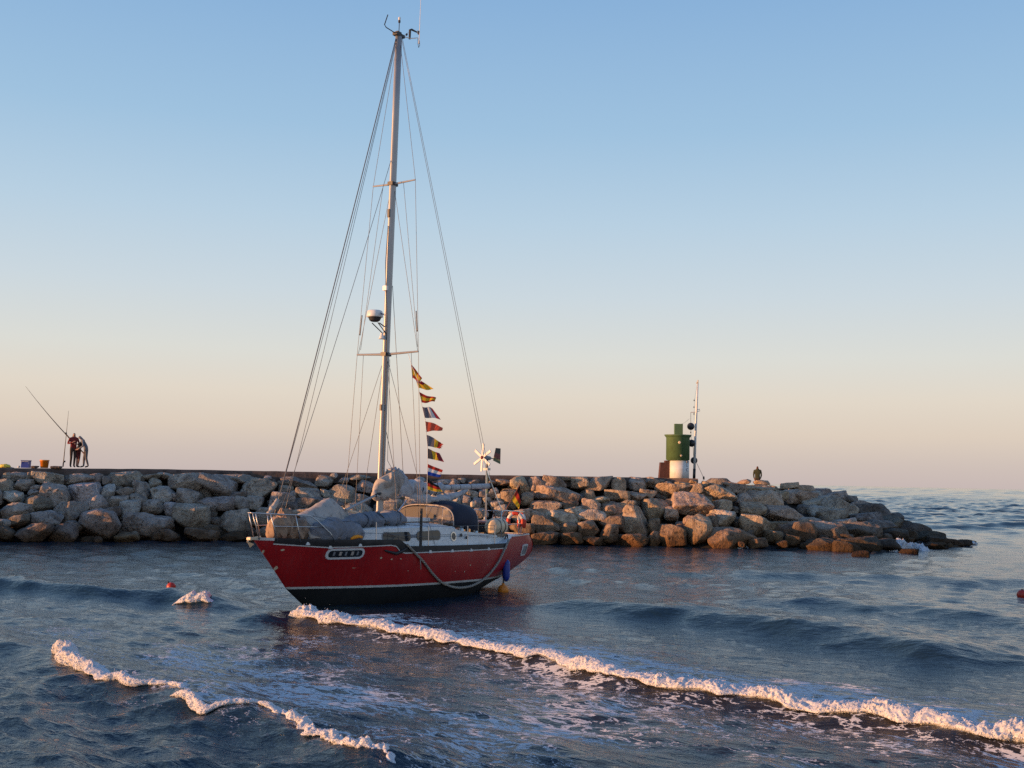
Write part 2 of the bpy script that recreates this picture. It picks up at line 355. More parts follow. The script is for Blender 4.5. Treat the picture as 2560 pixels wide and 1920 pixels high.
def sea_material():
    m, nt, ns, L, p = nodes('sea_water')
    tc = N(nt, 'ShaderNodeTexCoord'); af = N(nt, 'ShaderNodeAttribute', attribute_name='foam'); asd = N(nt, 'ShaderNodeAttribute', attribute_name='sand_reflect')
    # axes along and across the wave crests
    mp = N(nt, 'ShaderNodeMapping'); mp.inputs['Rotation'].default_value = (0, 0, math.radians(33)); L.new(tc.outputs['Object'], mp.inputs['Vector'])
    mp2 = N(nt, 'ShaderNodeMapping'); mp2.inputs['Scale'].default_value = (.55, 1.25, 1); L.new(mp.outputs[0], mp2.inputs['Vector'])
    base = N(nt, 'ShaderNodeMixRGB'); L.new(asd.outputs['Fac'], base.inputs['Fac']); base.inputs['Color1'].default_value = (.009, .027, .047, 1); base.inputs['Color2'].default_value = (.020, .019, .021, 1)  # tint for suspended sand, with the foam's pinkish reflection coloured in
    # fine ripples
    n1 = N(nt, 'ShaderNodeTexNoise', Scale=3.6, Detail=6.0, Roughness=.62, Distortion=.5); L.new(mp2.outputs[0], n1.inputs['Vector'])
    n2 = N(nt, 'ShaderNodeTexNoise', Scale=11.0, Detail=3.0, Roughness=.55); L.new(mp2.outputs[0], n2.inputs['Vector'])
    b1 = N(nt, 'ShaderNodeBump', Strength=.9, Distance=.13); L.new(n1.outputs['Fac'], b1.inputs['Height'])
    b2 = N(nt, 'ShaderNodeBump', Strength=.7, Distance=.045); L.new(n2.outputs['Fac'], b2.inputs['Height']); L.new(b1.outputs['Normal'], b2.inputs['Normal'])
    L.new(base.outputs['Color'], p.inputs['Base Color']); p.inputs['Roughness'].default_value = .07; p.inputs['IOR'].default_value = 1.333; p.inputs['Specular IOR Level'].default_value = .5
    L.new(b2.outputs['Normal'], p.inputs['Normal'])
    ac_ = N(nt, 'ShaderNodeAttribute', attribute_name='chop')
    for b_, k_ in ((b1, .62), (b2, .60)):
        q_ = N(nt, 'ShaderNodeMath', operation='MULTIPLY'); L.new(ac_.outputs['Fac'], q_.inputs[0]); q_.inputs[1].default_value = k_; L.new(q_.outputs[0], b_.inputs['Strength'])
    # lacy foam
    nw = N(nt, 'ShaderNodeTexNoise', Scale=1.6, Detail=8.0, Roughness=.6); L.new(mp2.outputs[0], nw.inputs['Vector'])
    wv = N(nt, 'ShaderNodeMixRGB', blend_type='LINEAR_LIGHT'); wv.inputs['Fac'].default_value = .75; L.new(mp2.outputs[0], wv.inputs['Color1']); L.new(nw.outputs['Color'], wv.inputs['Color2'])
    v = N(nt, 'ShaderNodeTexVoronoi', Scale=3.0); v.feature = 'DISTANCE_TO_EDGE'; L.new(wv.outputs['Color'], v.inputs['Vector'])
    v2 = N(nt, 'ShaderNodeTexVoronoi', Scale=7.5); v2.feature = 'DISTANCE_TO_EDGE'; L.new(wv.outputs['Color'], v2.inputs['Vector'])
    mn = N(nt, 'ShaderNodeMath', operation='MULTIPLY_ADD'); L.new(v2.outputs['Distance'], mn.inputs[0]); mn.inputs[1].default_value = .6; L.new(v.outputs['Distance'], mn.inputs[2])
    nb = N(nt, 'ShaderNodeTexNoise', Scale=1.1, Detail=6.0, Roughness=.68); L.new(mp2.outputs[0], nb.inputs['Vector'])
    # width of the strands grows with the local foam density
    k1 = N(nt, 'ShaderNodeMath', operation='MULTIPLY_ADD'); L.new(nb.outputs['Fac'], k1.inputs[0]); k1.inputs[1].default_value = 1.5; k1.inputs[2].default_value = -1.02
    k2 = N(nt, 'ShaderNodeMath', operation='ADD'); L.new(k1.outputs[0], k2.inputs[0]); L.new(af.outputs['Fac'], k2.inputs[1])
    k3 = N(nt, 'ShaderNodeMath', operation='MULTIPLY'); L.new(k2.outputs[0], k3.inputs[0]); k3.inputs[1].default_value = .30
    df = N(nt, 'ShaderNodeMath', operation='SUBTRACT'); L.new(k3.outputs[0], df.inputs[0]); L.new(mn.outputs[0], df.inputs[1])
    mr = N(nt, 'ShaderNodeMapRange'); L.new(df.outputs[0], mr.inputs['Value']); mr.inputs['From Min'].default_value = -.012; mr.inputs['From Max'].default_value = .03
    gate = N(nt, 'ShaderNodeMath', operation='MULTIPLY'); gt = N(nt, 'ShaderNodeMapRange'); L.new(af.outputs['Fac'], gt.inputs['Value']); gt.inputs['From Min'].default_value = .03; gt.inputs['From Max'].default_value = .25
    L.new(mr.outputs[0], gate.inputs[0]); L.new(gt.outputs[0], gate.inputs[1])
    sc_ = N(nt, 'ShaderNodeMath', operation='MULTIPLY'); L.new(gate.outputs[0], sc_.inputs[0]); sc_.inputs[1].default_value = .85
    fm = N(nt, 'ShaderNodeBsdfDiffuse'); fm.inputs['Color'].default_value = (.62, .64, .69, 1); fm.inputs['Roughness'].default_value = .9
    bf = N(nt, 'ShaderNodeBump', Strength=.6, Distance=.03); L.new(mr.outputs[0], bf.inputs['Height']); L.new(bf.outputs['Normal'], fm.inputs['Normal'])
    mx = N(nt, 'ShaderNodeMixShader'); L.new(sc_.outputs[0], mx.inputs['Fac']); L.new(p.outputs[0], mx.inputs[1]); L.new(fm.outputs[0], mx.inputs[2])
    L.new(mx.outputs[0], ns['Material Output'].inputs['Surface'])
    return m
M_sea = sea_material()
M_foam, _nt, _ns, _L, _p = nodes('sea_foam')
_p.inputs['Base Color'].default_value = (.66, .66, .68, 1); _p.inputs['Roughness'].default_value = .85; _p.inputs['Specular IOR Level'].default_value = .2
_p.inputs['Subsurface Weight'].default_value = .35; _p.inputs['Subsurface Radius'].default_value = (.05, .04, .035); _p.inputs['Subsurface Scale'].default_value = .6
_tc = N(_nt, 'ShaderNodeTexCoord'); _n = N(_nt, 'ShaderNodeTexNoise', Scale=26.0, Detail=5.0, Roughness=.7); _L.new(_tc.outputs['Object'], _n.inputs['Vector'])
_b = N(_nt, 'ShaderNodeBump', Strength=.8, Distance=.03); _L.new(_n.outputs['Fac'], _b.inputs['Height']); _L.new(_b.outputs['Normal'], _p.inputs['Normal'])
sea = build_sea()

def foam_roll(name, L, height, width, seed, label, step=.013, frag=0.0, drops=600):
    """a tumbling roll of foam along a crest: billowed surface plus loose gobs and drops"""
    seg = np.hypot(*(L[1:] - L[:-1]).T); acc = np.r_[0, np.cumsum(seg)]; n = max(20, int(acc[-1] / step)); s = np.linspace(0, acc[-1], n)
    X = np.interp(s, acc, L[:, 0]); Y = np.interp(s, acc, L[:, 1])
    ker = np.hanning(2 * int(.25 / step) + 1); ker /= ker.sum(); pad = len(ker) // 2
    X = np.convolve(np.pad(X, pad, 'reflect', reflect_type='odd'), ker, 'valid'); Y = np.convolve(np.pad(Y, pad, 'reflect', reflect_type='odd'), ker, 'valid')
    tx, ty = np.gradient(X), np.gradient(Y); ln = np.hypot(tx, ty); tx /= ln; ty /= ln; nx, ny = -ty, tx
    H = np.interp(s / acc[-1], height[0], height[1]); W = np.interp(s / acc[-1], width[0], width[1]); z0 = np.zeros(n)
    H = H * np.clip(1.02 + 1.1 * fbm(np.c_[s * 1.5, z0, z0 + seed + .1], 4, seed), .45, 1.75); W = W * (1 + .5 * fbm(np.c_[s * 1.1, z0, z0 + seed + 7.1], 2, seed + 4))
    shift = .26 * fbm(np.c_[s * 1.4, z0, z0 + seed + 3.7], 4, seed + 9)
    prof = np.array([(.0, -.10), (-.06, .05), (-.11, .22), (-.10, .45), (-.03, .70), (.08, .90), (.22, .97), (.38, .84), (.56, .58), (.78, .28), (1.0, .0), (1.1, -.3)])
    M_ = 54; kk = np.linspace(0, len(prof) - 1, M_); pd = np.interp(kk, np.arange(len(prof)), prof[:, 0]); pz = np.interp(kk, np.arange(len(prof)), prof[:, 1])
    D = shift[:, None] + pd[None] * W[:, None]; Z = pz[None] * H[:, None]
    P = np.c_[(X[:, None] + nx[:, None] * D).ravel(), (Y[:, None] + ny[:, None] * D).ravel(), Z.ravel()]
    js = np.linspace(0, M_ - 1, 7).astype(int); ii = np.arange(0, n, 6); zz = sea_height(P.reshape(n, M_, 3)[ii][:, js, :2].reshape(-1, 2))[0].reshape(len(ii), 7)
    zz = np.stack([np.interp(np.arange(n), ii, zz[:, q]) for q in range(7)], 1); zb = np.stack([np.interp(np.arange(M_), js, zz[q]) for q in range(n)]).ravel()
    wq = P + .05 * np.c_[pnoise(P * 6, seed + 40), pnoise(P * 6, seed + 41), pnoise(P * 6, seed + 42)]
    b = 1 - np.abs(pnoise(wq * 6.5, seed + 1)) * 2.4; b2 = 1 - np.abs(pnoise(wq * 15.0, seed + 2)) * 2.4; b3_ = 1 - np.abs(pnoise(P * 33.0, seed + 5)) * 2.4
    amp = np.repeat(H, M_) * np.tile(np.interp(pz, [-.3, 0, .4, 1], [0, .3, .6, .8]), n)
    dsp = amp * (.42 * b + .34 * b2 + .20 * b3_ - .30)
    ia = np.arange(M_) / (M_ - 1) * 43
    nd = np.tile(np.interp(ia, [0, 16, 24, 43], [-1, -.75, .0, .8]), n); nzv = np.tile(np.interp(ia, [0, 16, 24, 43], [.15, .65, 1, .5]), n)
    P[:, 0] += np.repeat(nx, M_) * nd * dsp; P[:, 1] += np.repeat(ny, M_) * nd * dsp; P[:, 2] += nzv * dsp
    cut = np.zeros(len(P))
    if frag: cut = frag * np.clip(fbm(np.c_[P[:, :2] * 5.5, np.zeros(len(P))], 3, seed + 31) + .17, 0, 1)
    tt = np.tile(np.linspace(0, 1, M_), n)
    cut = cut + .95 * sstep(.42, .85, tt) * np.clip(1.6 * fbm(np.c_[P[:, :2] * 3.2, np.zeros(len(P))], 3, seed + 51) + .35, 0, 1.2)
    ends = np.repeat(np.minimum(sstep(0, min(.3, acc[-1] * .2), s), sstep(0, min(.8, acc[-1] * .22), acc[-1] - s)), M_)
    P[:, 2] = zb + P[:, 2] * ends - cut * np.repeat(H, M_) - .25 * (1 - ends) * np.repeat(H, M_)
    root = empty(name, (float(X[n // 2]), float(Y[n // 2]), 0.0)); o3 = np.array([X[n // 2], Y[n // 2], 0])
    tag(root, label, 'foam', kind='stuff')
    me = mk('foam_crest', P - o3, grid_faces(n, M_), M_foam, root, True)
    rs_ = np.random.RandomState(seed); iv, fv = ico(0); fv = np.array(fv); VV = []; FF = []
    lo = int(.05 * M_); hi = int(.85 * M_)
    for k in range(drops * 6):
        i = rs_.randint(n); j = rs_.randint(lo, hi); q = P[i * M_ + j]; h = H[i] * ends[i * M_]
        if h < .03 or cut[i * M_ + j] > .35: continue
        air = rs_.rand() < .05 and j > .3 * M_
        rad = (rs_.uniform(.004, .009) if air else rs_.uniform(.004, .013)) * (h / .25) ** .5
        c = q + (np.array([rs_.normal(0, .04), rs_.normal(0, .04), h * abs(rs_.normal(0, .35))]) if air else np.array([-nx[i] * rad * .5, -ny[i] * rad * .5, rad * .25]))
        FF.append(fv + len(VV) * 12); VV.append(iv * rad * rs_.uniform(.6, 1.5, 3) + c - o3)
    mk('foam_drops', np.concatenate(VV), np.concatenate(FF), M_foam, root, True)
    return root
foam_roll('breaker_foam', CREST_A, ([0, .035, .10, .22, .45, .68, .82, 1], [.13, .19, .14, .095, .09, .095, .12, .13]), ([0, .06, .2, .5, 1], [.5, .75, .7, .65, .8]), 3, 'long pinkish white breaker of foam running from the bow out to the right edge', drops=1500)
foam_roll('breaker_foam', CREST_B1, ([0, .15, .5, 1], [.15, .17, .09, .06]), ([0, .25, 1], [.42, .26, .18]), 5, 'curved pink foam crest at lower left beginning with a high tuft', drops=420)
foam_roll('breaker_foam', CREST_B2, ([0, .3, 1], [.11, .07, .055]), ([0, 1], [.22, .17]), 8, 'short pink foam crest just below the end of the curved tuft crest', drops=300)
foam_roll('breaker_foam', CREST_B3, ([0, .3, .6, 1], [.05, .07, .08, .07]), ([0, 1], [.25, .34]), 12, 'broken bluish white foam spray leaving the bottom edge of the photo', frag=2.6, drops=500)
foam_roll('breaker_foam', FOAM_C, ([0, .3, .7, 1], [.08, .15, .12, .06]), ([0, 1], [.45, .45]), 15, 'small pink whitecap beside the red float', drops=160)

for k_, (pts_, h_) in enumerate((([(2238, 1379), (2262, 1374), (2288, 1374), (2312, 1378)], .45), ([(2395, 1364), (2425, 1361), (2450, 1360)], .22), ([(1845, 1372), (1862, 1370), (1880, 1372)], .3))):
    foam_roll('splash_foam', gl(pts_), ([0, .3, .7, 1], [h_ * .4, h_, h_ * .6, h_ * .3]), ([0, 1], [.6, .5]), 31 + k_, ['white splash against the dark rocks of the breakwater end', 'low white wash at the very tip of the breakwater', 'thin wash at the rocks below the olive jacketed person'][k_], step=.05, frag=.8, drops=60)
# ------------------------------------------------------------------ the breakwater
_wx = [-900, 0, 199, 400, 621, 1000, 1333, 1650, 1763, 1853, 2000, 2109, 2198, 2287, 2392, 2440]
_wy = [1352, 1358, 1357, 1354, 1354, 1358, 1363, 1367, 1374, 1374, 1376, 1384, 1386, 1380, 1373, 1357]
_tx = [-900, 0, 400, 700, 950, 1250, 1600, 1740, 1780, 1830, 1870, 1900, 1960, 2010, 2060, 2138, 2198, 2252, 2287, 2323, 2377, 2440]
_ty = [1157, 1170, 1172.5, 1178.5, 1183, 1188, 1193.5, 1196, 1197, 1200, 1199, 1205, 1208, 1212, 1220, 1251, 1272, 1304, 1311, 1332, 1347, 1356]
def YW(x): return float(np.interp(x, _wx, _wy))
def YT(x): return float(np.interp(x, _tx, _ty))
def DW(x): return float(ground(x, YW(x))[1])
def DT(x):
    run = np.interp(x, [-900, 1500, 1750, 1900, 2050, 2138, 2252, 2323, 2440], [4.6, 4.6, 6.0, 9.5, 14.0, 14.0, 12.5, 9.0, .6])
    return DW(x) + float(run)
def slope_pt(x, y, back=0.0):
    v = (YW(x) - y) / max(1e-3, YW(x) - YT(x)); return at(x, y, DW(x) + (DT(x) - DW(x)) * v + back), v

breakwater = empty('breakwater', tuple(at(1250, 1360, DW(1250))))
tag(breakwater, 'long rubble breakwater of pale boulders with a dark concrete walkway on top', 'breakwater')
BO = np.array(breakwater.location)
# rubble core under the boulders, gap shade put into its colour, closed over the top and down the far side
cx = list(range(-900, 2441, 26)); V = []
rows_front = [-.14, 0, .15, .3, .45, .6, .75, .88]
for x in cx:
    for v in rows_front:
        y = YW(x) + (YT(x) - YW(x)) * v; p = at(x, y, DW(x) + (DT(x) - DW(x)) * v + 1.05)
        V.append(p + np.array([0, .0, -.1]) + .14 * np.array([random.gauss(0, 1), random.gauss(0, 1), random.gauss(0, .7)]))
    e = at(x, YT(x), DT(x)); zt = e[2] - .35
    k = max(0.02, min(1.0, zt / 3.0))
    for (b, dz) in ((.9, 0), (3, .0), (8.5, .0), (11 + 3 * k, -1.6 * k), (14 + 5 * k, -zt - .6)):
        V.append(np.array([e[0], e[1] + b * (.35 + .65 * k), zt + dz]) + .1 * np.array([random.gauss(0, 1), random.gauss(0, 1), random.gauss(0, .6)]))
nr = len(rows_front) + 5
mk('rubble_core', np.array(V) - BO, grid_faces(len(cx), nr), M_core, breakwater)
# concrete walkway with a low kerb face toward the harbour
V = []; xs = list(range(-900, 1741, 30)) + [1745]
rr = random.Random(4)
for x in xs:
    e = at(x, YT(x), DT(x)); e0 = at(x, YT(x) + 14, DT(x) - .06)
    j = .035 * fbm(np.array([[x * .021, .3, .1]]), 3, 2)[0]
    back = 8.0
    for q in (np.array([e0[0], e0[1] - .02, e0[2] - .25]), np.array([e0[0], e0[1] - .02 + j, e0[2] + .16 + j]), np.array([e[0], e[1] - .05 + j, e[2] - .13 + j]), np.array([e[0], e[1], e[2] + j * .6]),
              np.array([e[0], e[1] + .5, e[2] - .02]), np.array([e[0], e[1] + back, e[2] - .03]), np.array([e[0], e[1] + back + .1, e[2] - .7])): V.append(q)
F = grid_faces(len(xs), 7); F.append(tuple((len(xs) - 1) * 7 + i for i in range(7)))
mk('walkway', np.array(V) - BO, F, M_cap, breakwater)

def rock_verts(seed, sub, ang, d):
    r = np.random.RandomState(seed); V0, F0 = ico(sub)
    n = r.normal(size=(10 + int(6 * (1 - ang)), 3)); n /= np.linalg.norm(n, axis=1)[:, None]
    n = np.r_[n, np.eye(3), -np.eye(3)]; c = np.r_[r.uniform(.62, 1.0, len(n) - 6), r.uniform(.80, 1.0, 6)]
    dots = V0 @ n.T; q = np.where(dots > .05, c[None] / np.maximum(dots, .05), 9.0)
    k = 22 + 40 * ang; rad = -np.log(np.exp(-k * np.minimum(q, 3)).sum(1)) / k
    V = V0 * rad[:, None]; V /= np.abs(V).max(0)[None]
    V = V * np.array(d)[None] * .5
    sz = float(np.mean(d)); o = r.uniform(-50, 50, 3)
    f1 = fbm(V / sz * 2.6 + o, 3, seed); f2 = 1 - np.abs(pnoise(V / sz * 7 + o, seed + 5)) * 2
    f3 = 1 - np.abs(pnoise(V / sz * 16 + o, seed + 9)) * 2
    V = V + V0 * (sz * (.055 * f1 + (.026 if ang > .5 else .034) * f2 + .012 * f3))[:, None]
    return V, F0
Z1, Z2, ZB1, ZB2, Z3, Z4, Z5 = (0, 1150, .1808), (350, 1150, .1808), (600, 1100, .1808), (950, 1100, .1808), (1250, 1150, .1808), (1600, 1150, .1808), (1900, 1150, .2984)
# boulders as seen along the slope: centre x, y, width, height (in the units of each stretch), tone (p pale, d dark, s slab lifted for sky light on its top, else mid)
ROCKS = [
 (Z1, 0.3, '250,230,300,120 420,250,160,140 620,215,260,60 70,400,200,260 320,350,290,170 110,230,120,90 700,270,420,170 1080,262,430,150 1320,260,180,170 1490,280,170,120,d 1740,290,340,230 2060,240,330,60 1950,430,230,240 2130,330,180,150 520,380,160,60 470,460,180,110 190,520,250,180,p 760,480,410,330 1180,460,420,290,p 1490,430,210,180,p 1740,460,220,160 1910,570,230,190 1620,590,260,180 1320,620,340,260 1790,720,260,300,p 2080,660,290,220 2170,480,130,180,p 500,610,330,240,d 980,720,390,260 200,740,480,260 690,810,380,210,p 980,865,130,60,p 60,870,200,100,p 1400,880,540,340 1950,880,480,260 1500,740,330,140,d 1060,930,150,110 480,1010,450,230 880,1020,360,240 90,1030,240,200,d 1740,1080,330,130 2170,1050,140,110 1360,1100,110,80 230,850,350,150,d 1880,230,240,70,d -150,300,260,220 -120,520,300,240 -180,760,320,240 -160,1000,340,260 -420,400,320,260 -450,700,360,280 -430,980,380,280 -300,240,260,120 -700,420,360,300 -720,740,360,300 -700,1010,380,280'),
 (Z2, 0.3, '640,320,420,230 330,215,180,70 1100,370,480,270 830,260,140,90,d 1330,255,540,90 1620,390,470,250 1770,250,110,60 2060,330,250,110,d 310,480,290,210,p 660,530,290,230 490,510,110,100 1320,500,310,110,d 1060,610,500,190 1410,620,200,210 1600,590,240,170 1940,600,410,280 2030,400,180,110 170,660,330,220 440,690,220,210,p 760,820,480,370 1290,860,420,300 200,900,440,290 360,1030,370,150 850,1040,470,150 1310,1060,380,130,d 1430,760,180,120 610,720,140,80,d 2150,480,120,140 2130,680,150,250,d 1000,1000,200,200,d 1750,800,380,260 1800,1010,400,200 2150,900,300,260'),
 (ZB1, 0.5, '700,560,300,100,d 860,620,420,120,d 950,760,330,170 1200,750,110,150,p 1170,560,230,150 1290,510,110,90,p 1430,560,150,80 1650,520,320,60 1420,760,330,260 1730,660,240,180 900,900,500,180,d 1650,820,250,150 2100,820,220,170 1950,700,200,200,d 1250,930,340,200,d 1600,980,400,200 2000,980,360,220 900,1080,500,240 1350,1130,460,240 1800,1180,460,240 2150,1150,300,240'),
 (ZB2, 0.5, '150,900,300,150 200,780,300,120 550,560,170,90,p 1020,600,170,120,p 1130,560,100,80 1290,590,160,70 880,580,170,60 380,640,240,120 700,700,260,150 950,720,200,150,d 1240,740,260,130 1430,740,130,120 1060,850,140,160,p 1190,870,150,200 1320,890,170,170 1570,730,150,140 1660,800,120,130 1540,590,110,50 1600,920,160,150 1480,860,110,130 1200,1020,160,150 450,900,260,200 750,930,300,200 980,1010,220,180 1400,1040,240,170 1660,1000,180,180 400,1130,400,200 850,1150,400,200 1250,1180,360,180 1650,1170,380,190 600,1290,420,160 1100,1310,420,150 1550,1310,420,160'),
 (Z3, 0.75, '50,310,200,80 270,340,260,200 120,560,200,260 500,330,180,170 760,330,300,170 920,260,220,50,d 1110,330,240,160 1370,330,330,160 1630,335,200,190 1880,330,230,160,p 2080,310,180,130 800,490,640,190,s 1240,510,170,170 1620,500,330,150 1400,545,250,80,p 1880,510,280,130 370,530,200,160 620,640,450,170 980,630,220,110,d 1030,740,240,180,p 1270,640,280,160 1580,690,340,220 1760,650,240,170 1850,870,400,420 510,770,190,110,p 850,790,460,180,p 1270,780,360,170,p 1560,900,330,220,d 620,900,380,230 950,960,250,170 1220,950,270,220 1500,1030,230,250 620,1080,380,140 980,1080,280,140 1270,1110,260,100 1850,1110,330,190 2130,1090,150,200 300,1000,320,220 300,800,260,200 250,1120,320,150'),
 (Z4, 0.8, '30,330,100,150 100,480,230,120 190,690,330,320 380,330,110,60 640,360,130,80 740,310,100,70 890,330,90,70 470,440,480,170,s 730,640,530,300,s 1040,490,480,180,s 760,400,200,120 450,750,200,180,p 390,600,180,110,d 1150,640,220,160,p 1420,560,210,170 1560,700,340,200 1110,820,350,220,p 1560,950,400,340,t 1250,1080,640,240 400,1050,410,270 800,960,320,340 690,860,130,160 1620,1150,250,120 1390,1170,100,80 1700,570,480,230,s 1330,410,260,150 1130,430,200,100 1600,420,400,150 1450,305,200,60 1680,312,220,60 1850,420,160,100 1880,500,260,140 2080,500,270,180 1980,770,500,190,s 2060,335,240,70 1780,930,170,120 1950,960,320,200,d 2040,1010,300,300,d 1860,1080,220,170 1960,1170,150,90 2100,1130,200,150,d 1230,340,200,60 1000,350,180,50 560,340,150,60 250,300,200,50,d 900,620,160,200,d 1000,860,140,200,d 560,960,160,150,d 180,930,160,200,d'),
 (Z5, 0.7, '350,250,200,70 310,320,240,110 520,270,150,70 620,410,300,160,s 460,290,130,70 520,345,150,80 640,315,170,80 820,420,240,120,s 700,300,200,60,d 940,400,260,150,d 860,350,200,100,d 880,500,230,90 1080,540,240,130,d 1100,450,200,120,d 600,490,260,130 460,430,150,90 860,610,400,170 1000,560,260,110 1240,640,190,90,d 1120,640,230,130,d 1290,580,270,100,d 1400,660,280,110,d 1550,700,260,70,d 1680,690,160,45,d 580,620,300,170 540,720,260,110,d 330,640,220,220,d 850,720,280,120,d 1050,720,220,110,d 1450,730,200,50,d 720,740,200,90,d 190,580,200,120,d 400,540,200,110 730,560,200,120 430,370,170,90 1200,550,160,100,d'),
]
TONES = {'p': (1.28, 1.28, 1.30), 'd': (.72, .67, .62), 's': (1.15, 1.10, 1.06), 't': (1.18, 1.1, 1.0)}
def add_rocks():
    rs = random.Random(21); k = 0
    for (ox, oy, s), ang, txt in ROCKS:
        for it in txt.split():
            f = it.split(','); zx, zy, w, h = (float(q) for q in f[:4]); tone = f[4] if len(f) > 4 else ''
            x, y, w, h = ox + zx * s, oy + zy * s, w * s, h * s
            y = min(y, YW(x) - .2 * h)
            if x > 1960: y = max(y, YT(x) + .44 * h)
            D = slope_pt(x, y)[0][1]
            g_ = 1.02 if x < 1250 else 1.07; dx, dz = w * D / FPX * g_, h * D / FPX * g_ * 1.03; dy = max(.7, .62 * (dx + dz)) * rs.uniform(.85, 1.15)
            lift = .0
            p = at(x, y, D + dy * .22)
            sub = 4 if w > 68 else 3
            a = min(1, max(0, ang + rs.uniform(-.2, .2)))
            V, F = rock_verts(100 + k, sub, a, (dx, dy, dz))
            R = Matrix.Rotation(rs.uniform(-.18, .18), 3, 'Y') @ Matrix.Rotation(rs.uniform(-.25, .25), 3, 'Z')
            if tone == 's': R = Matrix.Rotation(rs.uniform(.05, .2), 3, 'Y') @ Matrix.Rotation(-.25, 3, 'X')
            if tone == 't': R = Matrix.Rotation(.42, 3, 'Y') @ Matrix.Rotation(-.2, 3, 'Z')
            V = V @ np.array(R).T
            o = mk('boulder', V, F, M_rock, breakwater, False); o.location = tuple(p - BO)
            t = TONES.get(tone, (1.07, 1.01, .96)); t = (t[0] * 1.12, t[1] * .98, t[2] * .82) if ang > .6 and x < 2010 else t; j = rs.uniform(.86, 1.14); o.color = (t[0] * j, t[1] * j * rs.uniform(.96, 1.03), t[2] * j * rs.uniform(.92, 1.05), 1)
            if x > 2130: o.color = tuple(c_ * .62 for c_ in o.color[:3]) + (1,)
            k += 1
    return k
NROCK = add_rocks()
# smaller stones wedged in the joints and on the far side
VV = []; FF = []; rs = random.Random(5)
for i in range(300):
    x = rs.uniform(-600, 2400); v = rs.uniform(.02, .95); y = YW(x) + (YT(x) + 12 - YW(x)) * v
    p = slope_pt(x, y, rs.uniform(.6, .95))[0]; d = rs.uniform(.35, .8)
    if x > 2150: d *= .7
    V, F = rock_verts(3000 + i, 2, .6, (d * rs.uniform(.8, 1.4), d, d * rs.uniform(.6, 1.0))); o = len(VV); VV += list(V + p - BO); FF += [tuple(q + o for q in f) for f in F]
for i in range(160):
    x = rs.uniform(-800, 2300); e = at(x, YT(x), DT(x)); k = max(.05, min(1, e[2] / 3)); d = rs.uniform(.9, 1.8) * (.5 + .5 * k)
    t = rs.random(); p = np.array([e[0], e[1] + (9.5 + 6 * t) * (.35 + .65 * k), e[2] * (1 - t) - .5])
    V, F = rock_verts(5000 + i, 2, .6, (d * 1.3, d, d * .8)); o = len(VV); VV += list(V + p - BO); FF += [tuple(q + o for q in f) for f in F]
o = mk('wedged_stones', VV, FF, M_rock, breakwater, True); o.color = (.7, .66, .62, 1); tag(o, kind='stuff')  # toned down so the joints look deep in shade
# loose rocks awash off the end
for i, (zx, zy, w, h) in enumerate([(1240, 775, 150, 34), (840, 800, 150, 44), (1760, 692, 110, 26)]):
    x, y = 1900 + zx * .2984, 1150 + zy * .2984; p = ground(x, y + 3); D = p[1]
    V, F = rock_verts(900 + i, 3, .4, (w * .2984 * D / FPX, w * .2 * D / FPX, h * .2984 * D / FPX * 2.2)); o = mk('boulder', V, F, M_rock, breakwater, True); o.location = tuple(p - BO); o.color = (.45, .4, .36, 1)
print('rocks', NROCK)

# ------------------------------------------------------------------ the sailing boat
def paint_red():
    m, nt, ns, L, p = nodes('faded_red_hull_paint')
    tc = N(nt, 'ShaderNodeTexCoord'); nz = N(nt, 'ShaderNodeTexNoise', Scale=1.1, Detail=6.0, Roughness=.6); L.new(tc.outputs['Object'], nz.inputs['Vector'])
    r = ramp(nt, [(.3, (.31, .007, .009)), (.7, (.40, .013, .014))]); L.new(nz.outputs['Fac'], r.inputs['Fac'])
    mp = N(nt, 'ShaderNodeMapping'); mp.inputs['Scale'].default_value = (9, 9, .8); L.new(tc.outputs['Object'], mp.inputs['Vector'])
    n2 = N(nt, 'ShaderNodeTexNoise', Scale=1.5, Detail=6.0, Roughness=.7); L.new(mp.outputs[0], n2.inputs['Vector'])
    r2 = ramp(nt, [(.5, (0, 0, 0)), (.85, (.65, .65, .65))]); L.new(n2.outputs['Fac'], r2.inputs['Fac'])
    mx = N(nt, 'ShaderNodeMixRGB'); L.new(r2.outputs['Color'], mx.inputs['Fac']); L.new(r.outputs['Color'], mx.inputs['Color1']); mx.inputs['Color2'].default_value = (.27, .055, .055, 1)
    L.new(mx.outputs['Color'], p.inputs['Base Color'])
    rr = N(nt, 'ShaderNodeMapRange'); L.new(nz.outputs['Fac'], rr.inputs['Value']); rr.inputs['To Min'].default_value = .24; rr.inputs['To Max'].default_value = .48; L.new(rr.outputs[0], p.inputs['Roughness'])
    n3 = N(nt, 'ShaderNodeTexNoise', Scale=2.2, Detail=2.0); L.new(tc.outputs['Object'], n3.inputs['Vector'])
    b = N(nt, 'ShaderNodeBump', Strength=.12, Distance=.05); L.new(n3.outputs['Fac'], b.inputs['Height']); L.new(b.outputs['Normal'], p.inputs['Normal'])
    return m
M_red = paint_red()
M_white = mat('weathered_white_gelcoat', (.66, .67, .66), .4, var=.07, scale=2.5, dirt=(.50, .50, .48))
M_black = mat('black_bottom_paint', (.010, .011, .012), .65, var=.5, scale=1.5, bump=.2, bscale=8)
M_rail = mat('black_rail_rubber', (.022, .021, .022), .6, var=.4, scale=5)
M_trim = mat('white_trim', (.62, .61, .58), .5)
M_alu = mat('mast_alloy', (.34, .34, .34), .42, metal=.35, var=.08, scale=1.2)
M_steel = mat('stainless_tube', (.55, .54, .52), .25, metal=.9, var=.08)
M_wire = mat('rigging_wire', (.13, .125, .125), .45, metal=.5)
M_dark = mat('dark_fittings', (.02, .02, .022), .5)
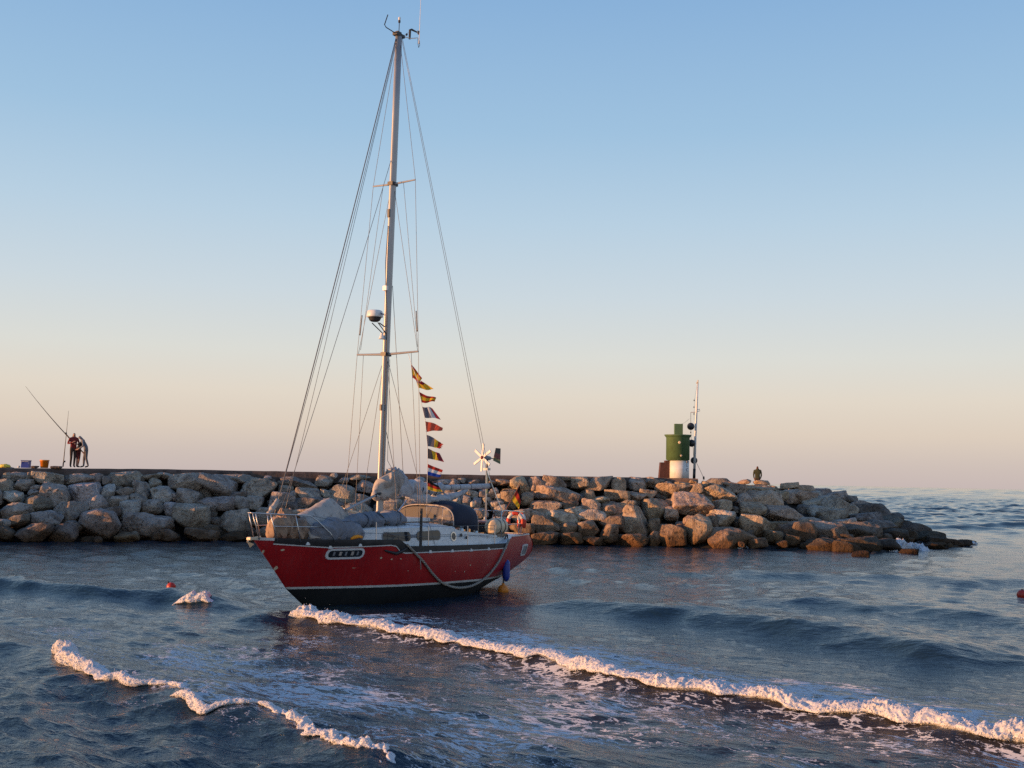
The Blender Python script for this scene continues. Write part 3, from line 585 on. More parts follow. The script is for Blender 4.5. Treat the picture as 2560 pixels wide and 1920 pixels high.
M_glass = mat('dark_window_pane', (.02, .024, .03), .12, var=.3)
M_greyframe = mat('grey_window_surround', (.22, .23, .245), .45)
M_teak = mat('teak_deck', (.24, .17, .115), .8, var=.25, scale=8)
M_tan = mat('tan_canvas', (.42, .375, .33), .9, var=.14, scale=3, bump=.10, bscale=5, dirt=(.25, .21, .18))
M_grey = mat('grey_blue_canvas', (.20, .215, .25), .9, var=.16, scale=3, bump=.10, bscale=5, dirt=(.14, .15, .17))
M_brown = mat('brown_canvas', (.34, .235, .165), .9, var=.3, scale=4, bump=.12, bscale=5, dirt=(.16, .105, .075))
M_sail = mat('grey_white_sailcloth', (.45, .46, .48), .85, var=.12, scale=3, bump=.10, bscale=5, dirt=(.25, .26, .285))
M_navy = mat('navy_canvas', (.018, .022, .042), .85, var=.25, scale=4, bump=.3, bscale=10)
M_rope = mat('worn_rope', (.30, .27, .23), .9, var=.25, scale=30, bump=.4, bscale=60)
M_yellow = mat('yellow_bag_and_sunlit_band', (.70, .55, .06), .5); M_orange = mat('orange_plastic', (.75, .22, .015), .45, dirt=(.5, .16, .02))
M_blue = mat('blue_fender', (.015, .045, .30), .4, var=.15); M_lifered = mat('lifebuoy_red', (.60, .05, .02), .6); M_cream = mat('cream_plastic', (.62, .50, .34), .45, var=.12)
M_pink = mat('faded_red_lid', (.42, .16, .13), .6)
def clear_vinyl():
    m, nt, ns, L, p = nodes('cloudy_vinyl'); p.inputs['Base Color'].default_value = (.15, .135, .125, 1); p.inputs['Roughness'].default_value = .5; p.inputs['Specular IOR Level'].default_value = .2
    t = N(nt, 'ShaderNodeBsdfTransparent'); mx = N(nt, 'ShaderNodeMixShader'); mx.inputs['Fac'].default_value = .42
    L.new(p.outputs[0], mx.inputs[1]); L.new(t.outputs[0], mx.inputs[2]); L.new(mx.outputs[0], ns['Material Output'].inputs['Surface']); return m
M_vinyl = clear_vinyl()

def text_mesh(name, cu, parent):
    t = bpy.data.objects.new(name, cu); col.objects.link(t); dg = bpy.context.evaluated_depsgraph_get(); dg.update()
    me = bpy.data.meshes.new_from_object(t.evaluated_get(dg)); bpy.data.objects.remove(t); bpy.data.curves.remove(cu); return put(bpy.data.objects.new(name, me), parent)
BW = ground(765, 1517); BTH = math.radians(57)
boat = empty('sailing_boat', tuple(BW), BTH)
tag(boat, 'red hulled sailing yacht aground beside the breakwater, mast up and sails furled', 'sailboat')
BMAT = Matrix.Translation(Vector(BW)) @ Matrix.Rotation(BTH, 4, 'Z')
def b3(u, w, z): return (u, -w, z)                       # along the keel from the stem, to port, up
def bw(u, w, z): return BMAT @ Vector((u, -w, z))
AF = np.array([math.cos(BTH), math.sin(BTH), 0]); PT = np.array([math.sin(BTH), -math.cos(BTH), 0])
def bpx(x, y, w):                                        # photo pixel -> (u, z) on the fore-and-aft plane w to port
    d = ray(x, y); o = C_ - BW - w * PT; k = -(o @ PT) / (d @ PT); v = C_ + k * d - BW; return float(v @ AF), float(v[2])
def BS(u):
    s = (u + 1.82) / 11.05; return 1.62 * float(np.interp(s, [0, .02, .05, .12, .22, .35, .5, .65, .8, .92, 1.0], [0.012, .075, .18, .38, .62, .86, 1, .98, .84, .64, .47]))
def ZTOP(u): return float(np.interp(u, [-1.82, -1.43, -.52, .7, 1.86, 2.11, 3.26, 6.66, 7.02, 8.8, 9.3], [1.72, 1.70, 1.65, 1.62, 1.60, 1.43, 1.41, 1.34, 1.53, 1.53, 1.51]))
def ZBOT(u): return float(np.interp(u, [-1.5, -1.42, -.1, .71, 1.72, 1.95, 3.74, 6.66], [1.60, 1.58, 1.47, 1.47, 1.49, 1.28, 1.27, 1.225]))
def ZST(u): return float(np.interp(u, [-.8, 1.0, 4.0, 6.9, 9.3], [.47, .43, .40, .335, .30]))
def ZK(u): return float(np.interp(u, [-1.82, -1.25, -.7, -.13, .5, 1.5, 5, 6, 7, 8, 8.8, 9.23], [1.66, 1.07, .47, .06, -.35, -.65, -.65, -.3, -.04, .16, .36, .52]))
def GSEC(u, t):
    t = min(1, max(0, t)); bow = t ** .85; mid = (1 - (1 - t) ** 2.6) ** .62; ste = (1 - (1 - t) ** 2.2) ** .6
    k = float(np.interp(u, [-1.8, .2, 3.2], [0, .18, 1])); k = k * k * (3 - 2 * k); q = float(np.interp(u, [6, 8.5], [0, 1]))
    return (bow * (1 - k) + mid * k) * (1 - q) + ste * q
ZREF = lambda u: float(np.interp(u, [-1.82, 0, 3, 6, 9.3], [1.72, 1.60, 1.45, 1.42, 1.53]))
def HW(u, z): return BS(u) * GSEC(u, (z - ZK(u)) / (ZREF(u) - ZK(u))) if z > ZK(u) else 0.0
def TUCK(u, z): return float(np.interp(u, [8.0, 9.23], [0, 1])) * float(np.interp(z, [.5, .7, .95, 1.25, 1.55], [-.10, .02, .05, -.06, -.36]))
US = np.unique(np.r_[np.linspace(-1.82, 0, 26), np.linspace(0, 9.23, 64), [1.86, 1.92, 2.11, 6.66, 6.72, 7.02]])
def strip(zlo, zhi, nrow, us=US, off=0.0, close=False):
    V = []; F = []
    for side in (1, -1):
        o = len(V)
        for u in us:
            a, b = zlo(u), zhi(u)
            for i in range(nrow):
                z = max(a + (b - a) * i / (nrow - 1), ZK(u)); V.append(b3(u + TUCK(u, z), side * (HW(u, z) + off), z))
        G = grid_faces(len(us), nrow, o); F += G if side < 0 else [f[::-1] for f in G]
    if close:
        n = len(us) * nrow; a = (len(us) - 1) * nrow
        for i in range(nrow - 1): F.append((a + i, a + i + 1, n + a + i + 1, n + a + i))
    return V, F
hull = mk('hull', *strip(lambda u: ZST(u) + .05, ZTOP, 16, close=True), M_red, boat, True)
mk('bottom_paint', *strip(ZK, ZST, 12, close=True), M_black, hull, True)
mk('boot_stripe', *strip(ZST, lambda u: ZST(u) + .055, 3, US[US > -.78], off=.004, close=True), M_trim, hull, True)
ur = US[(US >= -1.42) & (US <= 6.66)]
mk('rubbing_rail', *strip(ZBOT, lambda u: ZTOP(u) + .015, 5, ur, off=.018), M_rail, hull)
mk('rail_trim', *strip(lambda u: ZBOT(u) - .022, lambda u: ZBOT(u) + .004, 2, ur, off=.022), M_trim, hull)
mk('bow_trim', *strip(lambda u: ZTOP(u) - .055, lambda u: ZTOP(u) + .01, 2, US[US <= -1.35], off=.014), M_trim, hull)
us = US[US >= 6.98]
mk('stern_trim', *strip(lambda u: ZTOP(u) - .012, lambda u: ZTOP(u) + .02, 2, us, off=.012, close=True), M_trim, hull)
# deck
def ZD(u): return float(np.interp(u, [-1.82, 0, 1.8, 2.2, 6.5, 7.1, 9.3], [1.62, 1.52, 1.46, 1.36, 1.30, 1.44, 1.46]))
V = []
for u in US:
    for k in (-1, -.5, 0, .5, 1): V.append(b3(u + TUCK(u, ZD(u)), k * max(.0, HW(u, ZD(u)) - .012), ZD(u) + .05 * (1 - k * k) * min(1, BS(u))))
mk('deck', V, grid_faces(len(US), 5), M_white, boat, True)
# white rail fittings standing on the trim line
for (x, y) in ((770, 1359), (826, 1368), (901, 1363), (1076, 1379), (1131, 1377), (1178, 1375), (1222, 1372)):
    u, z = bpx(x, y, 1.0)
    for _ in range(20): u, z = bpx(x, y, HW(u, z) + .03)
    w = HW(u, z) + .03
    MB().box(b3(u, w, z), (.13, .03, .07), taper=.45).build('fairlead', M_trim, hull)

def rrect(u0, u1, z0, z1, r, n=6):
    P = []
    for cx_, cz_, a0 in ((u1 - r, z1 - r, 0), (u0 + r, z1 - r, 90), (u0 + r, z0 + r, 180), (u1 - r, z0 + r, 270)):
        for i in range(n + 1):
            a = math.radians(a0 + 90 * i / n); P.append((cx_ + r * math.cos(a), cz_ + r * math.sin(a)))
    return P
def patch(name, outl, wf, off, m, parent, inner=None, th=.02):
    V = [b3(u, wf(u, z) + off, z) for u, z in outl]; n = len(V)
    if inner is None:
        c = np.mean(np.array(outl), 0); V.append(b3(c[0], wf(*c) + off, c[1])); F = [(i, (i + 1) % n, n) for i in range(n)]
    else:
        V += [b3(u, wf(u, z) + off, z) for u, z in inner]; F = [(i, (i + 1) % n, n + (i + 1) % n, n + i) for i in range(n)]
        o = len(V); V += [b3(u, wf(u, z), z) for u, z in outl]; F += [(o + i, o + (i + 1) % n, (i + 1) % n, i) for i in range(n)]
    return mk(name, V, F, m, parent)
for name, (u0, u1, z0, z1, r) in (('hull_window', (-.08, .90, 1.165, 1.43, .125)), ('hull_window', (7.98, 8.50, .90, 1.25, .08))):
    fr = patch(name, rrect(u0, u1, z0, z1, r), HW, .022, M_white, hull, rrect(u0 + .055, u1 - .055, z0 + .05, z1 - .05, r * .62))
    patch('pane', rrect(u0 + .05, u1 - .05, z0 + .045, z1 - .045, r * .65), HW, .010, M_glass if u0 < 1 else M_greyframe, fr)
    if u0 < 1:
        for k in range(5):
            uu = .1 + k * .15; patch('curtain_stripe', rrect(uu, uu + .05 + .02 * (k % 2), z0 + .09, z1 - .08, .01), HW, .013, M_tan if k % 2 else M_greyframe, fr)
# worn paint patches where primer shows
for (x, y, a, c) in ((706, 1375, .11, .05), (953, 1395, .09, .05), (979, 1398, .06, .05), (1002, 1397, .06, .03), (1176, 1413, .06, .05), (1161, 1429, .04, .06), (1138, 1429, .06, .02), (1218, 1412, .03, .06), (657, 1380, .06, .10), (688, 1421, .10, .12), (1020, 1427, .05, .02), (884, 1420, .12, .012)):
    w = .6
    for _ in range(30): u, z = bpx(x, y, w); w = .5 * w + .5 * HW(u, z)
    rp = random.Random(int(x)); P = [(u + a / 2 * math.cos(t) * rp.uniform(.6, 1.2), z + c / 2 * math.sin(t) * rp.uniform(.6, 1.2)) for t in np.linspace(0, 6.283, 9)[:-1]]
    patch('bare_primer_patch', P, lambda uu, zz: HW(uu, zz) if HW(uu, zz) > .004 else .01, .003, M_cream, hull)

# coachroof and cockpit coaming
CU = [.30, .55, 1.0, 1.8, 2.8, 3.8, 4.62]
def CWB(u): return float(np.interp(u, CU, [.50, .72, .88, 1.02, 1.10, 1.12, 1.12]))
def CZT(u): return float(np.interp(u, CU, [1.60, 1.82, 1.88, 1.90, 1.905, 1.90, 1.85]))
def CW(u, z): return CWB(u) - .07 * min(1, max(0, (z - 1.35) / .55))
V = []
for u in CU:
    for k in (-1, 1):
        sec = [(CWB(u), ZD(u) - .03), (CW(u, CZT(u)), CZT(u) - .03), (CW(u, CZT(u)) - .05, CZT(u)), (.45, CZT(u) + .055), (0, CZT(u) + .075)]
        V += [b3(u, k * w, z) for w, z in (sec if k > 0 else sec[::-1][1:])] if k > 0 else []
    for w, z in [(.45, CZT(u) + .055), (CW(u, CZT(u)) - .05, CZT(u)), (CW(u, CZT(u)), CZT(u) - .03), (CWB(u), ZD(u) - .03)]: V.append(b3(u, -w, z))
F = grid_faces(len(CU), 9); F += [tuple(range(9)), tuple((len(CU) - 1) * 9 + i for i in range(8, -1, -1))]
cabin = mk('coachroof', V, F, M_white, boat)
patch('window_surround', rrect(1.62, 3.92, 1.525, 1.79, .11), CW, .008, M_greyframe, cabin)
for a, b in ((1.66, 2.66), (2.90, 3.89)):
    patch('window', rrect(a, b, 1.54, 1.775, .10), CW, .016, M_glass, cabin)
P = [(4.49 + .125 * math.cos(t), 1.60 + .125 * math.sin(t)) for t in np.linspace(0, 6.283, 25)[:-1]]; Q = [(4.49 + .095 * math.cos(t), 1.60 + .095 * math.sin(t)) for t in np.linspace(0, 6.283, 25)[:-1]]
ph = patch('porthole', P, CW, .02, M_steel, cabin, Q); patch('pane', Q, CW, .012, M_glass, ph)
MB().box(b3(3.6, 0, 2.03), (1.5, .8, .10)).build('sliding_hatch', M_white, cabin)
for s in (1, -1): MB().tube([b3(1.4, s * .72, 1.955), b3(1.4, s * .72, 2.0), b3(4.2, s * .78, 2.0), b3(4.2, s * .78, 1.95)], .016, 6).build('handrail', M_teak, cabin)
MB().tube([b3(3.95, CW(4, 1.7) + .006, 1.655), b3(4.34, CW(4.3, 1.7) + .006, 1.645)], .006, 4).build('seam_line', M_dark, cabin)
cu = [4.58, 4.9, 5.6, 6.3, 7.12]
def KZ(u): return float(np.interp(u, [4.58, 4.72, 4.9, 6.25, 7.12], [1.80, 1.75, 1.73, 1.60, 1.53]))
V = []
for s in (1, -1):
    for u in cu:
        w = float(np.interp(u, [4.58, 6.2, 7.12], [1.115, 1.16, 1.05])); V += [b3(u, s * w, ZD(u) - .03), b3(u, s * (w - .05), KZ(u)), b3(u, s * (w - .22), KZ(u) + .01), b3(u, s * (w - .30), 1.15)]
F = grid_faces(5, 4) + grid_faces(5, 4, 20); F += [(16, 17, 18, 19), (36, 37, 38, 39)]
coam = mk('cockpit_coaming', V, F, M_white, boat)
MB().box(b3(5.9, 0, 1.37), (2.5, 1.7, .05)).build('cockpit_sole', M_teak, boat)
MB().box(b3(7.2, 0, 1.49), (.12, 1.9, .12)).build('aft_bulkhead', M_white, boat)
for (x, y, r) in ((1153, 1338, .05), (1166, 1344, .04)):
    u, z = bpx(x, y, 1.14); MB().lathe([(r, 0), (r, .02), (r * .5, .03)], b3(u, 1.13, z), 12, axis=(0, -1, 0)).build('vent', M_dark, coam)
MB().tube([b3(4.95, 1.14, 1.64), b3(6.6, 1.15, 1.50)], .006, 4).build('seam_line', M_dark, coam)
hoop = [b3(*q) for q in ((7.05, 1.10, 1.34), (7.03, 1.12, 1.50), (7.15, 1.12, 1.56), (7.2, 1.08, 1.45))]
MB().tube(hoop, .02, 6).build('mooring_hole', M_dark, coam)

# mast and spars
MASTP = lambda z: (2.655 + (z - 1.5) * .0148, z)
def mastpt(z, du=0.0, w=0.0): u, zz = MASTP(z); return b3(u + du, w, zz)
V = []; zs_ = [1.85, 5, 9, 13, 15.22]
for z in zs_:
    for j in range(16):
        a = 2 * math.pi * j / 16; V.append(mastpt(z, .115 * math.cos(a), .078 * math.sin(a)))
mast = mk('mast', V, grid_faces(len(zs_), 16, 0, True) + [tuple(64 + j for j in range(16))], M_alu, boat, True)
MB().tube([mastpt(2.1, .112), mastpt(15.1, .112)], .012, 4).build('sail_track', M_dark, mast)
mh = MB(); mh.box(mastpt(15.26), (.36, .15, .08)); mh.box(mastpt(15.30, -.02), (.16, .10, .10)); mh.build('masthead_crane', M_dark, mast)
an = MB(); an.tube([mastpt(15.30), mastpt(15.62)], .012, 6); an.lathe([(.03, 0), (.035, .05), (.02, .07)], mastpt(15.62), 10); an.build('anchor_light_stem', M_dark, mast)
MB().lathe([(.026, 0), (.034, .02), (.034, .07), (.02, .09)], mastpt(15.69), 10).build('anchor_light', M_trim, mast)
MB().tube([mastpt(15.27, -.15), mastpt(15.29, -.55), mastpt(15.34, -.62), mastpt(15.66, -.50)], .014, 6).build('antenna', M_dark, mast)
arm = MB(); arm.tube([mastpt(15.28, .1), mastpt(15.32, .45, .05), mastpt(15.38, .62, .1), mastpt(15.42, .72, .1)], .012, 6)
arm.tube([mastpt(15.30, .05), mastpt(15.33, .25, -.05), mastpt(15.52, .48, -.06)], .008, 6); arm.build('masthead_arm', M_steel, mast)
wv = MB(); wv.tube([mastpt(15.36, .55, -.06), mastpt(15.62, .55, -.06), mastpt(15.66, .62, -.06), mastpt(15.67, .86, -.06)], [.03, .035, .03, .02], 8); wv.box(mastpt(15.68, .93, -.06), (.07, .02, .10)); wv.tube([mastpt(15.42, .40, -.06), mastpt(15.46, .42, -.06)], .03, 6); wv.build('wind_vane', M_dark, mast)
MB().tube([mastpt(15.30, .83, .05), mastpt(15.55, .84, .05), mastpt(16.6, .84, .05)], [.014, .010, .006], 6).build('whip_antenna', M_trim, mast)
MB().tube([mastpt(15.42, .72, .1), mastpt(15.25, .73, .1), mastpt(15.17, .79, .08), mastpt(15.26, .86, .06), mastpt(15.40, .85, .05)], .008, 5).build('antenna_cable', M_dark, mast)
SPR = [(6.43, 1.05, .035), (11.08, .73, .03)]
for z, s, r in SPR:
    for k in (1, -1): MB().tube([mastpt(z, 0, k * .05), mastpt(z + .04, .05, k * s)], [r, r * .7], 8).build('spreader', M_alu, mast)
    MB().box(mastpt(z, 0, 0), (.25, .17, .10)).build('spreader_root', M_dark, mast)
rd = MB(); ru, rz_ = bpx(937, 789, 0); rd.lathe([(.15, -.01), (.215, .0), (.215, .03), (.205, .13), (.19, .165), (.15, .18), (.05, .185)], b3(ru, 0, rz_ - .04), 28)
radar = rd.build('radar_dome', M_white, mast, True)
MB().lathe([(.09, -.12), (.14, -.09), (.17, -.02), (.18, -.005)], b3(ru, 0, rz_ - .04), 24).build('radar_base', M_dark, radar)
rb = MB()
for s in (1, -1): rb.tube([mastpt(6.98, -.1, s * .05), b3(ru + .02, s * .1, rz_ - .19)], .014, 6)
rb.tube([mastpt(7.16, -.1), b3(ru + .2, 0, rz_ - .17)], .016, 6); rb.build('radar_bracket', M_dark, radar)
tx = bpy.data.curves.new('radar_lettering', 'FONT'); tx.body = 'FURUNO'; tx.size = .075; tx.extrude = .002; tx.align_x = 'CENTER'
tx.materials.append(mat('navy_lettering', (.02, .03, .12), .5)); txo = text_mesh('lettering', tx, radar); txo.location = b3(ru + .06, .212, rz_ + .01); txo.rotation_euler = (math.pi / 2, 0, math.radians(14))
lm = MB(); lm.lathe([(.035, .0), (.05, -.06), (.085, -.15), (.08, -.16)], mastpt(6.98, -.20), 14); lm.tube([mastpt(6.9, -.1), mastpt(6.93, -.2)], .02, 6); lm.build('deck_light', M_white, mast)
MB().box(mastpt(8.2, -.13), (.09, .12, .12)).build('steaming_light', M_white, mast)
MB().box(mastpt(10.25, -.12), (.05, .07, .22)).build('mast_fitting', M_dark, mast)
MB().box(mastpt(5.0, -.12), (.05, .06, .16)).build('mast_fitting', M_dark, mast)
MB().tube([mastpt(9.9, -.13), mastpt(8.9, -.15, -.02), mastpt(8.0, -.12, .02), mastpt(7.4, -.10, .07), mastpt(5.5, -.06, .09), mastpt(3.2, -.04, .09)], .010, 5).build('mast_cable', M_dark, mast)
MB().box(mastpt(3.05, .18, .02), (.11, .10, .26)).build('mast_winch_block', M_alu, mast)
# boom with the flaked mainsail
boom = MB().tube([b3(2.85, 0, 2.83), b3(5.2, 0, 2.89), b3(7.75, 0, 2.955)], .082, 12).build('boom', M_sail, boat, True)
MB().tube([b3(7.74, 0, 2.955), b3(7.81, 0, 2.957)], .09, 12).build('boom_end_cap', M_dark, boom)
for u in (5.75, 6.2, 6.75): MB().tube([b3(u - .008, 0, 2.89 + (u - 5.2) * .0255), b3(u + .008, 0, 2.8905 + (u - 5.2) * .0255)], .088, 12).build('boom_strap', M_dark, boom)
def sack(path, seed, m, name, parent=None, nseg=120, nring=72, fold=.22, base=None, foldscale=(2.2, 7.0), sag=0.0, flatten=None):
    """crumpled cloth bundle: path of (u, w, z, half width, half height) lofted and folded"""
    P = np.array(path, float); t = np.linspace(0, len(P) - 1, nseg); Q = np.stack([np.interp(t, np.arange(len(P)), P[:, i]) for i in range(5)], 1)
    ker = np.hanning(9); ker /= ker.sum()
    for i in range(5): Q[:, i] = np.convolve(np.pad(Q[:, i], 4, 'edge'), ker, 'valid')
    d = np.gradient(Q[:, :3], axis=0); d /= np.linalg.norm(d, axis=1)[:, None] + 1e-9
    side = np.cross(d, (0, 0, 1.0)); side /= np.linalg.norm(side, axis=1)[:, None] + 1e-9; up = np.cross(side, d)
    a = np.linspace(0, 2 * math.pi, nring + 1)[:-1]; V = []
    for i in range(nseg):
        e = min(1, math.sin(math.pi * (i + .15) / (nseg - .7)) * 4) ** .5 if 0 < i < nseg - 1 else .02
        for q in a: V.append(Q[i, :3] + side[i] * math.cos(q) * Q[i, 3] * e + up[i] * math.sin(q) * Q[i, 4] * e)
    V = np.array(V); cen = np.repeat(Q[:, :3], nring, 0); nrm = V - cen; sz = np.repeat((Q[:, 3] + Q[:, 4]) / 2, nring)
    o = seed * 7.7
    warp = np.c_[V[:, 0] * foldscale[0], V[:, 1] * foldscale[0], V[:, 2] * foldscale[0]] + o; w2 = pnoise(warp, seed)
    s = np.c_[V[:, 0] * foldscale[1] + 2.2 * w2 + .35 * foldscale[1] * V[:, 2], V[:, 1] * foldscale[1] * .3 + o, V[:, 2] * foldscale[1] * .35]
    f = 1.1 - 3.2 * np.abs(pnoise(s, seed + 1)) ** .7; f2 = 1 - 3.0 * np.abs(pnoise(V * foldscale[1] * 1.5 + 2.0 * w2[:, None] + o, seed + 2)) ** .7; f3 = pnoise(V * foldscale[0] * 1.2 + o, seed + 7)
    k = sz * fold * (1.15 * f + .16 * f2 + 1.0 * f3); nl = np.linalg.norm(nrm, axis=1)[:, None] + 1e-6
    V = V + nrm / nl * k[:, None]
    if flatten is not None: V[:, 2] = np.maximum(V[:, 2], flatten(V[:, 0]))
    V[:, 1] *= -1
    F = grid_faces(nseg, nring, 0, True); F += [tuple(range(nring)), tuple((nseg - 1) * nring + j for j in range(nring - 1, -1, -1))]
    if base is None: return mk(name, V, F, m, parent, True)
    b = np.array(b3(*base)); o_ = mk(name, V - b, F, m, None, True); o_.matrix_world = BMAT @ Matrix.Translation(Vector(b)); return o_
ms = sack([(2.98, 0, 2.75, .10, .14), (3.08, 0, 2.95, .20, .32), (3.25, 0, 3.02, .20, .34), (3.55, 0, 2.92, .19, .25), (4.0, 0, 2.90, .17, .19), (4.6, 0, 2.88, .16, .17), (5.2, 0, 2.88, .13, .14), (5.6, 0, 2.89, .09, .09)], 3, M_sail, 'mainsail', boat, nseg=150, nring=72, fold=.30, foldscale=(1.5, 5.0))
sack([(2.32, .06, 2.60, .07, .08), (2.5, .08, 2.76, .12, .16), (2.75, .13, 2.88, .15, .28), (3.0, .16, 2.98, .12, .36), (3.2, .15, 2.90, .09, .28), (3.35, .12, 2.72, .04, .1)], 5, M_tan, 'sail_cover', ms, nseg=110, nring=72, fold=.48, foldscale=(1.8, 4.5))
sack([(3.6, .02, 2.70, .10, .08), (4.3, .03, 2.62, .15, .11), (5.0, .04, 2.55, .15, .12), (5.6, .03, 2.60, .12, .10), (6.2, .02, 2.72, .08, .07), (6.7, 0, 2.84, .04, .04)], 9, M_sail, 'hanging_sail_fold', ms, nseg=120, nring=60, fold=.34, foldscale=(1.5, 5.0))
for u, c in ((3.72, M_blue), (4.25, M_navy), (4.55, M_navy), (4.95, M_navy)): MB().tube([b3(u, .10, 2.66), b3(u + .02, .215, 2.86), b3(u + .06, .10, 3.07), b3(u + .1, -.1, 3.05)], .012, 5).build('sail_tie', c, ms)
MB().tube([b3(3.2, 0, 2.05), b3(4.05, 0, 2.75)], .022, 6).build('boom_vang', M_steel, boom)
sp = MB().tube([b3(1.1, .2, 2.32), b3(2.5, .12, 2.74)], .035, 8).build('spinnaker_pole', M_alu, boat); MB().tube([b3(2.30, .13, 2.67), b3(2.52, .12, 2.745)], .05, 8).build('pole_end', M_dark, sp)
MB().tube([b3(1.35, -.1, 2.33), b3(2.3, -.2, 2.14)], .04, 8).build('whisker_pole', M_cream, boat)

# standing and running rigging
def wire(name, pts, r=.0062, m=None, sag=0.0, n=12):
    P = []
    for a, b in zip(pts[:-1], pts[1:]):
        for i in range(n): P.append(Vector(a).lerp(Vector(b), i / n) - Vector((0, 0, 4 * sag * (i / n) * (1 - i / n))))
    P.append(Vector(pts[-1])); return MB().tube(P, r, 5).build(name, m or M_wire, mast, True)
bowp = b3(-1.34, 0, 1.72)
wire('forestay', [mastpt(15.12, -.12), bowp], .0135, sag=.14); wire('inner_forestay', [mastpt(14.9, -.12), b3(-1.05, .03, 1.7)], .006, sag=.10)
wire('halyard', [mastpt(15.0, -.12), b3(-1.18, -.05, 2.1)], .007, sag=.35); wire('halyard', [mastpt(11.7, -.12), b3(-.62, .1, 3.4), b3(-1.28, 0, 1.85)], .007, sag=.1)
for k in (.05, -.05): wire('backstay', [mastpt(15.2, .15, k * .3), b3(8.45, k, 1.5)], .0058)
for k in (1, -1):
    wire('cap_shroud', [mastpt(15.05, 0, k * .06), mastpt(11.12, .05, k * .73), mastpt(6.47, .05, k * 1.05), b3(2.74, k * 1.33, 1.42)])
    wire('intermediate_shroud', [mastpt(10.95, 0, k * .06), mastpt(6.47, .06, k * 1.02)])
    wire('lower_shroud', [mastpt(6.3, 0, k * .06), b3(3.35, k * 1.34, 1.40)]); wire('lower_shroud', [mastpt(6.3, 0, k * .06), b3(1.95, k * 1.25, 1.48)])
    wire('flag_halyard', [mastpt(6.45, .04, k * .82), b3(2.95, k * 1.1, 1.95)], .006)
    MB().tube([b3(2.74, k * 1.33, 1.40), b3(2.745, k * 1.322, 2.38)], [.04, .034], 8).build('shroud_boot', M_dark, boat)
    wire('signal_halyard', [mastpt(11.1, .02, k * .35), mastpt(6.6, .1, k * .98)], .006)
    wire('chafe_sleeve', [mastpt(7.0, .053, k * .985), mastpt(7.55, .045, k * .93)], .016)
wire('halyard', [mastpt(8.3, .1, .05), b3(3.3, .1, 4.6), b3(3.62, .12, 2.1)], .0075)
wire('halyard', [mastpt(6.3, .11, .05), mastpt(3.6, .12, .1), b3(3.12, .15, 3.2)], .006); wire('halyard_tail', [mastpt(4.4, .13), b3(2.95, .1, 3.75), b3(3.08, .1, 3.42), b3(2.98, .05, 3.3)], .008)

# pulpit, lifelines, pushpit
pul = empty('pulpit_tmp'); bpy.data.objects.remove(pul)
R1 = .014
pp = MB()
for k in (1, -1):
    pp.tube([b3(-1.98, 0, 2.29), b3(-1.93, k * .10, 2.285), b3(-1.3, k * .34, 2.255), b3(-.62, k * .60, 2.225), b3(-.42, k * .66, 2.10), b3(-.10, k * .80, 1.80), b3(.02, k * .84, 1.60)], R1, 7)
    pp.tube([b3(-1.45, k * .27, 1.98), b3(-.25, k * .72, 1.95)], R1 * .85, 6)
    pp.tube([b3(-1.94, k * .06, 2.285), b3(-1.72, k * .09, 1.68)], R1, 6); pp.tube([b3(-1.55, k * .24, 2.27), b3(-1.32, k * .27, 1.62)], R1, 6); pp.tube([b3(-.95, k * .46, 2.24), b3(-.80, k * .50, 1.60)], R1, 6)
pulpit = pp.build('pulpit', M_steel, boat, True)
for k in (1, -1):
    tops = [b3(-.55, k * .62, 2.22)]; mids = [b3(-.25, k * .72, 1.95)]
    for u in (.2, 1.26, 2.92, 4.55, 6.02):
        w = HW(u, 1.4) - .07; z0 = ZD(u); z1 = z0 + .57; MB().tube([b3(u, k * w, z0), b3(u, k * (w - .01), z1)], .013, 7).build('stanchion', M_steel, boat); tops.append(b3(u, k * (w - .01), z1)); mids.append(b3(u, k * w, z0 + .3))
    tops.append(b3(6.9, k * 1.06, 2.12)); mids.append(b3(6.9, k * 1.06, 1.78))
    for P in (tops, mids): MB().tube(P, .006, 5).build('lifeline', M_wire, boat)
ps = MB()
for k in (1, -1):
    ps.tube([b3(6.9, k * 1.06, 1.50), b3(6.9, k * 1.06, 2.25), b3(7.1, k * 1.03, 2.26), b3(8.2, k * .82, 2.21), b3(8.85, k * .62, 2.18), b3(9.0, k * .40, 2.18)], .015, 7)
    ps.tube([b3(6.9, k * 1.06, 1.85), b3(8.2, k * .80, 1.84), b3(8.8, k * .60, 1.83)], .012, 6); ps.tube([b3(8.2, k * .82, 2.21), b3(8.2, k * .84, 1.5)], .013, 6); ps.tube([b3(8.9, k * .55, 2.18), b3(8.75, k * .55, 1.5)], .013, 6)
pushpit = ps.build('pushpit', M_steel, boat, True)

# bow roller and anchor
ac = MB(); ac.box(b3(-1.80, 0, 1.70), (.36, .12, .05)); ac.tube([b3(-1.94, -.05, 1.70), b3(-1.94, .05, 1.70)], .04, 10)
ac.tube([b3(-1.6, 0, 1.74), b3(-1.96, 0, 1.70), b3(-2.0, 0, 1.62)], .02, 6)
ac.add([b3(-2.04, 0, 1.66), b3(-1.89, .10, 1.58), b3(-1.92, 0, 1.49), b3(-1.89, -.10, 1.58), b3(-1.9, 0, 1.60)], [(0, 1, 4), (1, 2, 4), (2, 3, 4), (3, 0, 4), (0, 3, 2, 1)])
ac.build('anchor', M_cream, boat)

